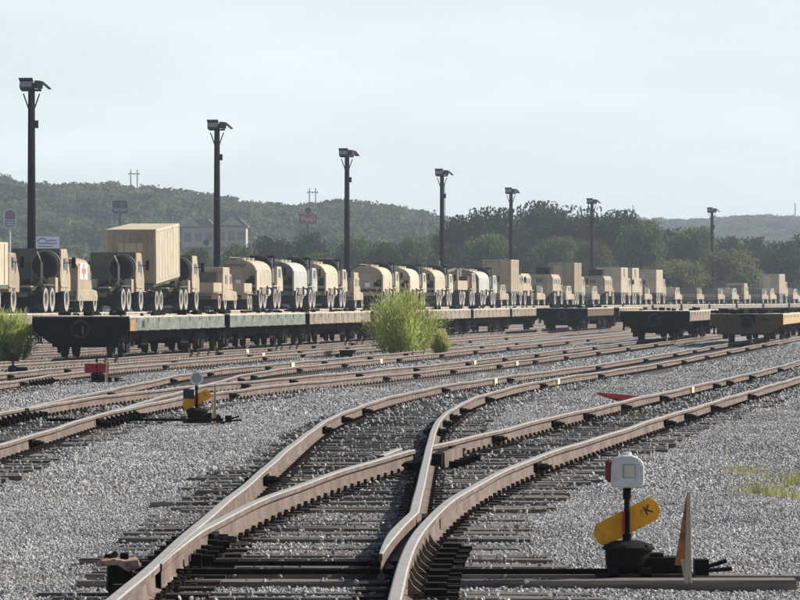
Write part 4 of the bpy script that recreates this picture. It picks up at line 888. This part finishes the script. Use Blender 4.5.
def humvee(kind='hard', m=M_tan):
    rt = root('military_car', (0, 0, 0)); tread_hub(rt, (.75, 4.05), .9, .47, .32)
    P('hull', MB().prism([(0, .55), (0, 1.15), (3.0, 1.15), (4.5, 1.05), (4.75, .8), (4.7, .55)], -1.05, 1.05, 'x'), m, rt, bevel=.03)
    P('chassis', MB().box((0, 2.3, .45), (1.2, 4.3, .2)), M_olive, rt); P('bumper', MB().box((0, -.08, .7), (2.0, .12, .18)), M_olive, rt)
    if kind == 'ambulance':
        P('body_box', MB().prism([(-1.05, 1.15), (1.05, 1.15), (1.05, 2.2), (.85, 2.5), (.45, 2.62), (-.45, 2.62), (-.85, 2.5), (-1.05, 2.2)], 0.0, 2.75, 'y'), m, rt)
        P('rear_door', MB().box((0, -.02, 1.75), (1.5, .04, 1.2)), m, rt); P('cab', MB().prism([(2.75, 1.15), (2.75, 2.3), (3.0, 2.3), (3.6, 1.15)], -1.0, 1.0, 'x'), m, rt)
        for s in (-1, 1):
            pl = P('white_panel', MB().box((s * 1.055, 1.35, 1.98), (.012, 1.7, .78)), M_white, rt)
            P('red_cross', MB().box((s * 1.064, 1.35, 1.98), (.012, .28, .72)).box((s * 1.066, 1.35, 1.98), (.012, .9, .26)), mat('faded_red_paint', (.50, .15, .13), .7), pl); P('side_window', MB().box((s * 1.0, 3.1, 1.75), (.03, .5, .4)), M_glass, rt)
    elif kind == 'soft':
        P('canvas_top', MB().prism([(0, 1.15), (0, 1.8), (2.9, 1.8), (3.45, 1.15)], -1.02, 1.02, 'x'), M_olive, rt, bevel=.05)
        for s in (-1, 1): P('door', MB().box((s * 1.03, 2.6, 1.15), (.05, .9, .95)), m, rt)
    elif kind == 'tall':
        P('shelter', MB().box((0, 1.15, 1.78), (2.1, 2.2, 1.3)), m, rt, bevel=.05); P('cab', MB().prism([(2.3, 1.15), (2.3, 2.05), (3.0, 2.05), (3.5, 1.15)], -1.02, 1.02, 'x'), m, rt, bevel=.04)
        P('louver', MB().box((1.06, 1.1, 1.75), (.03, .7, .5)), M_rim, rt); P('rear_opening', MB().box((-.1, -.02, 1.7), (1.6, .03, .9)), M_olive, rt)
        for s in (-1, 1): P('side_window', MB().box((s * 1.03, 2.75, 1.72), (.03, .5, .4)), M_glass, rt)
    else:
        P('hardtop', MB().prism([(.1, 1.15), (.9, 1.83), (3.0, 1.83), (3.5, 1.15)], -1.03, 1.03, 'x'), m, rt, bevel=.04)
        for s in (-1, 1):
            for yy in (1.55, 2.6): P('side_window', MB().box((s * 1.035, yy, 1.55), (.03, .6, .38)), M_glass, rt)
        P('roof_hatch', MB().cyl((0, 2.0, 1.83), (0, 2.0, 1.93), .4, 14), m, rt)
    P('windscreen', MB().box((0, 3.35, 1.5), (1.7, .05, .4)), M_glass, rt)
    for s in (-1, 1): P('tail_lamp', MB().box((s * .9, -.03, .95), (.14, .05, .1)), M_dred, rt)
    return rt
def mrap(m=M_tan):
    rt = root('armoured_truck', (0, 0, 0)); tread_hub(rt, (1.1, 4.9), 1.02, .62, .42)
    P('hull', MB().prism([(-.5, .8), (.5, .8), (1.2, 1.35), (1.2, 2.5), (1.0, 2.85), (-1.0, 2.85), (-1.2, 2.5), (-1.2, 1.35)], 0, 4.4, 'y'), m, rt)
    P('bonnet', MB().prism([(4.4, .95), (4.4, 1.95), (5.9, 1.75), (6.1, 1.4), (6.05, .95)], -1.05, 1.05, 'x'), m, rt, bevel=.04)
    P('rear_door', MB().box((0, -.03, 1.85), (1.1, .06, 1.5)), m, rt); P('rear_window', MB().box((0, -.07, 2.3), (.6, .03, .35)), M_glass, rt); P('steps', MB().box((0, -.15, .85), (1.2, .3, .08)), M_olive, rt)
    for s in (-1, 1):
        for yy in (1.0, 2.2, 3.5): P('side_window', MB().box((s * 1.205, yy, 2.2), (.03, .75, .42)), M_glass, rt)
        P('fender', MB().box((s * 1.03, 4.9, 1.38), (.45, 1.6, .08)), m, rt); P('stowage_box', MB().box((s * 1.15, 2.6, 1.1), (.3, 1.2, .45)), m, rt, bevel=.02)
    tu = P('turret', MB().lathe([(0, 2.85), (.62, 2.85), (.62, 2.95), (0, 2.95)], 16, 'z'), M_olive, rt, (0, 2.3, 0))
    P('turret_shield', MB().box((0, -.6, 3.2), (1.3, .06, .55)).box((.62, 0, 3.2), (.06, 1.1, .55)).box((-.62, 0, 3.2), (.06, 1.1, .55)).box((0, .6, 3.12), (1.3, .06, .4)).box((0, 0, 3.47), (1.36, 1.25, .05)), M_black, tu)
    return rt
def shelter_truck(m=M_tan, vent=False, box_h=2.55, ln=4.3):
    rt = root('military_box_truck', (0, 0, 0)); frame_rails(rt, 6.2); tread_hub(rt, (.9, 2.3, 5.4), 1.0, .6, .4); fmtv_cab(rt, 4.5, M_tan, None, .95, 2.7)
    bx = P('shelter_box', MB().box((0, ln / 2 - .05, 1.25 + box_h / 2), (2.44, ln, box_h)), m, rt, bevel=.03)
    P('door', MB().box((-.3, -.12, 1.3 + box_h / 2), (.9, .05, box_h * .8)), m, bx); P('corner_post', MB().box((1.2, -.08, 1.25 + box_h / 2), (.1, .1, box_h)).box((-1.2, -.08, 1.25 + box_h / 2), (.1, .1, box_h)), m, bx)
    for k in range(4): P('panel_rib', MB().box((1.235, .4 + k * ln / 4.2, 1.25 + box_h / 2), (.03, .06, box_h * .94)), m, bx)
    if vent: P('vent_panel', MB().box((1.24, ln * .45, .75 + box_h), (.05, 1.0, .75)), M_rim, bx)
    P('bed', MB().box((0, ln / 2, 1.17), (2.4, ln, .14)), M_olive, rt)
    return rt
def wrecker():
    rt = root('military_truck', (0, 0, 0)); frame_rails(rt, 9.4, .98, M_tan); tread_hub(rt, (1.3, 2.82, 6.6, 8.1), 1.02, .66, .42)
    P('bed', MB().box((0, 2.6, 1.5), (2.4, 5.0, .3)).box((1.15, 2.6, 1.85), (.06, 5, .5)).box((-1.15, 2.6, 1.85), (.06, 5, .5)).box((0, .06, 1.85), (2.4, .06, .5)), M_tan, rt)
    P('crane_post', MB().box((.2, 4.9, 2.3), (.5, .5, 1.5)).box((-.7, 4.9, 2.4), (.4, .7, 1.7)), M_tan, rt, bevel=.03); P('crane_arm', MB().cyl((.2, 4.9, 3.0), (-.9, 1.0, 2.5), .16, 8).cyl((.2, 4.9, 2.1), (-.3, 3.2, 2.7), .09, 8), M_olive, rt)
    P('operator_cab', MB().box((-.35, 5.9, 2.55), (1.7, 1.2, 1.2)), M_olive, rt, bevel=.03); P('cab_window', MB().box((-.35, 5.28, 2.7), (1.3, .04, .6)), M_glass, rt)
    P('antenna', MB().cyl((-1.15, 5.3, 1.8), (-1.15, 5.3, 3.75), .06, 6), M_tan2, rt); P('hydraulic_tank', MB().box((.8, 5.9, 2.0), (.7, 1.0, .9)), M_brown, rt, bevel=.03)
    P('cab', MB().prism([(7.4, 1.1), (7.4, 2.75), (9.1, 2.75), (9.75, 1.75), (9.75, 1.1)], -1.2, 1.2, 'x'), M_tan, rt, bevel=.05)
    for s in (-1, 1): P('side_window', MB().box((s * 1.205, 8.3, 2.3), (.02, .8, .6)), M_glass, rt); P('fender', MB().box((s * 1.02, 7.4, 1.42), (.45, 2.9, .06)), M_tan, rt)
    return rt
def small_trailer(m=M_tan, tandem=False):
    rt = root('cargo_trailer', (0, 0, 0)); tread_hub(rt, (1.0, 1.9) if tandem else (1.4,), .92, .44, .3)
    P('tub', MB().box((0, 1.4, 1.05), (1.9, 2.7, .1)).box((.95, 1.4, 1.3), (.06, 2.7, .5)).box((-.95, 1.4, 1.3), (.06, 2.7, .5)).box((0, .06, 1.3), (1.9, .06, .5)).box((0, 2.72, 1.3), (1.9, .06, .5)), m, rt)
    for s in (-1, 1): P('fender', MB().box((s * .92, 1.4, .97), (.36, 1.3 if not tandem else 2.0, .05)).box((s * .92, .78 if not tandem else .42, .8), (.36, .04, .34)), m, rt)
    P('drawbar', MB().cyl((.4, 2.7, .7), (0, 3.9, .7), .05, 6).cyl((-.4, 2.7, .7), (0, 3.9, .7), .05, 6), M_olive, rt)
    return rt
def semi_trailer():
    rt = root('semi_trailer', (0, 0, 0)); tread_hub(rt, (.9, 2.1), .98, .55, .45)
    P('frame', MB().box((-.5, 4.0, 1.22), (.14, 7.8, .3)).box((.5, 4.0, 1.22), (.14, 7.8, .3)).box((0, 3.6, 1.42), (2.44, 7.2, .12)), M_olive, rt, (0, 0, -.08), (R_(3.6), 0, 0)); P('bumper', MB().box((0, 0, .85), (2.3, .1, .18)), M_dark, rt)
    for s in (-1, 1): P('mudflap', MB().box((s * .98, .15, .7), (.5, .03, .6)), M_black, rt); P('landing_leg', MB().box((s * .6, 5.0, .7), (.12, .12, 1.3)), M_olive, rt)
    P('tail_lamp', MB().box((.8, -.06, .95), (.16, .05, .1)).box((-.8, -.06, .95), (.16, .05, .1)), M_dred, rt)
    return rt
def container():
    rt = root('shipping_container', (0, 0, 0)); H_ = 2.59
    P('shell', MB().box((0, 3.03, H_ / 2), (2.40, 6.04, H_ - .04)), M_tan2, rt)
    for s in (-1, 1):
        for k in range(8): P('side_panel', MB().box((s * 1.2, .42 + k * .745, H_ / 2), (.024, .70, H_ - .34)), M_tan2, rt)
        P('top_rail', MB().box((s * 1.19, 3.03, H_ - .06), (.07, 6.06, .12)), M_tan2, rt); P('bottom_rail', MB().box((s * 1.19, 3.03, .08), (.07, 6.06, .16)), M_tan2, rt)
        for yy in (0.02, 6.04): P('corner_post', MB().box((s * 1.16, yy, H_ / 2), (.14, .14, H_)), M_tan2, rt)
    P('door', MB().box((-.56, -.03, H_ / 2), (1.08, .06, H_ - .3)), M_tan, rt); P('door', MB().box((.56, -.03, H_ / 2), (1.08, .06, H_ - .3)), M_tan, rt)
    for x in (-.8, -.3, .3, .8): P('lock_rod', MB().cyl((x, -.08, .2), (x, -.08, H_ - .2), .025, 6), M_tan, rt)
    P('door_plate', MB().box((.0, -.065, H_ * .67), (1.2, .02, .42)), M_tan2, rt)
    P('roof', MB().box((0, 3.03, H_ - .01), (2.3, 6.0, .03)), M_tan2, rt)
    return rt

def find_y(u):            # depth at which the right edge of the loaded row appears at column u
    yy = np.arange(170, 640, .1); uu = 400 + F * xR2(yy) / yy; return float(np.interp(u, uu, yy))
DECK2 = 1.2
def place(o, u, label, cat, half=1.22, dy=0., dz=0., tilt=0., group='military vehicles loaded on the rear train'):
    y = find_y(u) + dy; th = math.atan(float(xR2(y + 3) - xR2(y)) / 3); x = float(xR2(y)) - half * math.cos(th)
    z = gz(y) + DECK2 + dz + .004; o.location = (x, y, z); o.rotation_euler = (tilt, 0, -th); tag(o, label, cat, group); return o
PR = {}
def get(key, fn, *a, **k):
    if key not in PR: PR[key] = fn(*a, **k); return PR[key]
    return copy_tree(PR[key])
place(get('sh0', shelter_truck, M_tan2, False, 1.9), -13, 'tan box truck cut by the left edge of the photo', 'box truck')
place(get('tractor', tractor), 43, 'leftmost tractor truck with spare tyre and olive cab rear, by first lamp pole', 'truck')
place(get('amb', humvee, 'ambulance'), 78, 'tan ambulance with red cross between the two tractor trucks', 'ambulance', 1.05)
place(get('tractor', tractor), 121, 'tractor truck with spare tyre directly in front of the tan container', 'truck')
st = place(get('semi', semi_trailer), 153, 'semi-trailer carrying the big tan container', 'trailer', dy=.3)
th = st.rotation_euler[2]; o = container(); o.location = st.location + Vector((0, 0, 1.42)) + Vector((math.sin(-th) * .1, .1, 0)); o.rotation_euler = (R_(3.6), 0, th); o.scale = (1.09,) * 3; tag(o, 'big tan shipping container tilted up on the semi-trailer', 'container')
place(get('tractor', tractor), 177, 'tractor truck coupled under the front of the container trailer', 'truck', dy=.6)
place(get('trl', small_trailer), 213, 'low tan trailer coupled behind the tall-topped military car', 'trailer', .95)
place(get('tall', humvee, 'tall'), 223, 'tan military car with tall shelter body left of the first tanker', 'military car', 1.05)
place(get('trl2', small_trailer, M_tan, True), 243, 'low twin axle trailer in front of the lettered tanker', 'trailer', .95, dy=.2)
place(get('tkF', tanker, M_tan2, M_tan, 'FLAMMABLE'), 257, 'first tan tanker truck from the left, dark lettering on its rear', 'tanker truck')
place(get('tkG', tanker, mat('pale_sage_paint', (.40, .40, .345), .75, 0, .1, 1.2), M_olive), 294, 'tanker truck with dark green rear and pale sage tank', 'tanker truck')
place(get('tk', tanker, M_tan2, M_tan), 326, 'tan tanker truck just left of the third lamp pole', 'tanker truck')
place(get('tall', humvee, 'tall'), 354, 'tan military car with boxy shelter right of third lamp pole', 'military car', 1.05)
place(get('tk', tanker), 383, 'tan tanker truck above the left half of the bush', 'tanker truck')
place(get('tk', tanker), 410, 'tan tanker truck above the middle of the bush', 'tanker truck')
place(get('tk', tanker), 435, 'tan tanker truck right of the bush, below the fourth lamp pole', 'tanker truck')
place(get('wreck', wrecker), 458, 'crane truck with dark operator cab right of fourth lamp pole', 'crane truck')
place(get('tkG', tanker), 479, 'pale green tanker truck in front of the tall tan shelter box', 'tanker truck')
place(get('hum', humvee, 'hard'), 500, 'tan military car below the tall shelter box near fifth pole', 'military car', 1.05, dz=0)
place(get('sh', shelter_truck, M_tan, False, 2.75), 509, 'truck with tall tan shelter box left of the fifth lamp pole', 'box truck', dy=1.)
place(get('mrap', mrap), 523, 'armoured truck with dark roof turret just right of the fifth pole box', 'armoured truck')
place(get('hums', humvee, 'soft'), 537, 'dark topped military car between two armoured trucks', 'military car', 1.05)
place(get('mrap', mrap), 553, 'armoured truck with dark turret left of the second shelter box', 'armoured truck')
place(get('hum', humvee, 'hard'), 566, 'tan military car in front of the second shelter box', 'military car', 1.05)
place(get('sh', shelter_truck), 572, 'truck with tan shelter box left of the sixth lamp pole', 'box truck', dy=1.2)
place(get('hum', humvee, 'hard'), 592, 'tan military car at the foot of the sixth lamp pole', 'military car', 1.05)
place(get('mrap', mrap), 605, 'armoured truck with dark turret right of the sixth lamp pole', 'armoured truck')
place(get('shv', shelter_truck, M_tan2, True, 2.5), 620, 'truck with pale shelter box and side vent, first of three right of sixth pole', 'box truck', dy=.5)
place(get('shv', shelter_truck, M_tan2, True, 2.5), 632, 'truck with pale shelter box and side vent, middle of three right of sixth pole', 'box truck')
place(get('hums', humvee, 'soft'), 648, 'dark topped military car between the pale shelter boxes', 'military car', 1.05, dy=-2)
place(get('sh2', shelter_truck, M_tan2, False, 2.4), 656, 'truck with plain pale shelter box, last of three right of sixth pole', 'box truck')
for u, kd, lb in ((675, 'hard', 'tan military car with roof hatch right of the last pale shelter box'), (697, 'soft', 'dark topped military car left of the seventh pole'), (718, 'soft', 'dark topped military car right under the seventh lamp pole'),
                  (732, 'hard', 'tan military car just right of the seventh pole'), (744, 'tall', 'tall bodied military car right of the seventh pole'), (762, 'soft', 'dark topped military car before the far right shelter truck'), (770, 'hard', 'small tan military car in front of the far right shelter box'), (793, 'hard', 'last tan military car at the right edge')):
    place(get('hum' if kd == 'hard' else 'hums' if kd == 'soft' else 'tall', humvee, kd), u, lb, 'military car', 1.05)
place(get('sh2', shelter_truck), 779, 'truck with tan shelter box near the right edge', 'box truck')

for i, c in enumerate(REAR[:22]): deck_clutter(c, 14, 0, 'chains and wheel chocks on the decks of the loaded rear train', 200 + i, deck=1.2, big=1.2)
used = set()
VEH = [o for o in bpy.data.objects if o.parent is None and o.get('group') == 'military vehicles loaded on the rear train' and 4 + len(o['label'].split()) <= 15]
for c in REAR:
    q = sorted((v for v in VEH if v.name not in used), key=lambda v: abs(v.location.y + 3 - c.location.y - 8.7))
    if q and abs(q[0].location.y + 3 - c.location.y - 8.7) < 16: used.add(q[0].name); c['label'] = 'rear flatcar under the ' + q[0]['label']

# ------------------------------------------------------------------ bushes and weeds
def bush(loc, wd, ht, n, label, seed, name='bush'):
    r = np.random.default_rng(seed); rt = root(name, loc, 0, label, 'bush')
    st = MB(); C, A, S, T = [], [], [], []
    ns = 46
    for i in range(ns):
        a = r.uniform(0, 6.28); sp = r.uniform(.1, 1) ** .7; tip = np.array([math.cos(a) * sp * wd * .47, math.sin(a) * sp * wd * .47, ht * (1.02 - .5 * sp ** 2.2) * r.uniform(.72, 1.05)])
        mid = tip * np.array([.45, .45, .55]); b0 = np.array([tip[0] * .5, tip[1] * .5, 0]); mid = np.array([tip[0] * .72, tip[1] * .72, tip[2] * .5]); st.cyl(tuple(b0), tuple(mid), .016, 5, 0, .011); st.cyl(tuple(mid), tuple(tip * .93), .011, 4, 0, .004)
        k = n // ns; tt = r.uniform(.12, 1.0, k) ** .8; ctr = np.where(tt[:, None] < .5, b0 + (mid - b0) * (tt[:, None] * 2), mid + (tip - mid) * ((tt[:, None] - .5) * 2))
        spread = (.05 + .17 * tt[:, None]) * wd / 3; off = r.normal(size=(k, 3)) * spread; d = off * .7 + (tip - mid) * .25 + r.normal(size=(k, 3)) * .03 + np.array([0, 0, .09]); d /= np.linalg.norm(d, axis=1)[:, None]
        C.append(ctr + off); A.append(d); S.append(r.uniform(.10, .26, k)); q = r.uniform(.65, 1.3); T.append(np.tile([q * r.uniform(.85, 1.15), q, q * .9], (k, 1)))
    C, A, S, T = map(np.concatenate, (C, A, S, T)); nn = len(C); C[:, 2] = np.maximum(C[:, 2], .06)
    B = r.normal(size=(nn, 3)); B -= (B * A).sum(1)[:, None] * A; B /= np.linalg.norm(B, axis=1)[:, None]; wv = .011 * r.uniform(.7, 1.4, (nn, 1))
    V = np.stack([C - A * S[:, None] * .5, C + B * wv, C + A * S[:, None] * .5, C - B * wv], 1).reshape(-1, 3)
    me = bpy.data.meshes.new('foliage'); me.from_pydata(V.tolist(), [], np.arange(4 * nn).reshape(-1, 4).tolist()); me.materials.append(M_bush)
    at = me.color_attributes.new('tint', 'FLOAT_COLOR', 'POINT'); c = np.ones((4 * nn, 4)); c[:, :3] = np.repeat(T, 4, 0); at.data.foreach_set('color', c.ravel())
    link('foliage', me, rt); P('stems', st, M_bark, rt)
bush((at_px(404, 163), 163, gz(163) + BED), 3.2, 2.3, 12500, 'feathery yellow green bush growing between the tracks in the centre', 3)
bush((at_px(9, 143), 143, gz(143) + BED), 1.75, 1.8, 7500, 'feathery yellow green bush at the left edge beside the first flatcar', 4)
bush((at_px(441, 160), 160.5, gz(160) + BED), .8, 1.0, 1700, 'small broad green shoot at the right foot of the central bush', 5)
def tuft(loc, rad, n, label, seed, h=.16):
    r = np.random.default_rng(seed); mb = MB()
    for _ in range(n):
        x, yy = r.normal(0, rad * .5), r.normal(0, rad * 1.6); a = r.uniform(0, 6.28); q = r.uniform(.5, 1) * h; dx, dy = math.cos(a) * q * .6, math.sin(a) * q * .6
        z = float(bed_z(np.array(loc[0] + x), np.array(loc[1] + yy))) - loc[2]
        mb.add([(x - .006, yy, z), (x + .006, yy, z), (x + dx, yy + dy, z + q)], [(0, 1, 2)])
    o = link('weeds', mb.mesh('weeds', M_weed), None, loc); tag(o, label, 'weeds', kind='stuff')
tuft((at_px(770, 41.5), 41.5, -.22), .26, 240, 'dry yellow green weeds on the gravel at the right', 1)
tuft((at_px(797, 45), 45, -.22), .2, 150, 'dry yellow green weeds at the right edge of the gravel', 2)
tuft((at_px(748, 47), 47, -.22), .24, 70, 'thin dry weeds above the main patch on the gravel', 3)

# ------------------------------------------------------------------ ballast stones (nobody could count them)
def ballast(y0, y1, sp, smin, smax, label, cover):
    hw = .0889 * 1.18
    X, Y = jitter_grid(-hw * y1 - .8, hw * y1 + .8, y0, y1, sp); k = np.abs(X) < hw * Y + .8; X, Y = X[k], Y[k]
    Z = bed_z(X, Y) + rng.uniform(-.35, .3, len(X)) * min(sp, .05)
    keep = np.ones(len(X), bool)
    on = np.zeros(len(X), bool)
    tx = np.array([(a, b, c) for a, b, c in TIES if y0 - 1 < b < y1 + 1])
    if len(tx):
        o = np.argsort(tx[:, 1]); tx = tx[o]
        for a, b, c in tx: 
            i0, i1 = 0, 0
            m = (np.abs(Y - b) < .125) & (np.abs(X - a) < c + .01)
            on |= m
    keep &= ~on | (rng.uniform(size=len(X)) < cover); Z = np.where(on, g(Y) + TIE_TOP + .004, Z)
    for fx, a, b in ((rail_l1, 16, 330), (rail_ar, 28.2, 330), (rail_r, 16, 330), (rail_l2, 27.2, 47.3), (lf(cB), 48.75, 330), (rf(cC), 40, 340), (lf(cC), 68, 340), (lf(cD), 40, 340), (rf(cD), 65.5, 340), (lf(cE), 70, 340), (rf(cE), 70, 340)):
        keep &= ~((np.abs(X - fx(Y)) < .085) & (Y > a) & (Y < b))
    keep &= ~((np.abs(X - 1.55) < .3) & (np.abs(Y - 28.55) < .3))
    pts = np.stack([X, Y, Z], 1)[keep]
    gn_instances('ballast_gravel', pts, stones, smin, smax, label, 'gravel')
ballast(20, 42, .0245, (.019, .018, .013), (.044, .038, .027), 'crushed grey ballast stones around the foreground turnout', .025)
ballast(42, 74, .037, (.028, .028, .019), (.060, .053, .037), 'crushed grey ballast stones in the middle of the yard', .04)
ballast(74, 128, .064, (.044, .044, .026), (.092, .085, .05), 'crushed grey ballast stones farther out in the yard', .12)
ballast(128, 205, .13, (.08, .08, .04), (.17, .15, .08), 'crushed grey ballast stones out by the flatcars', .4)
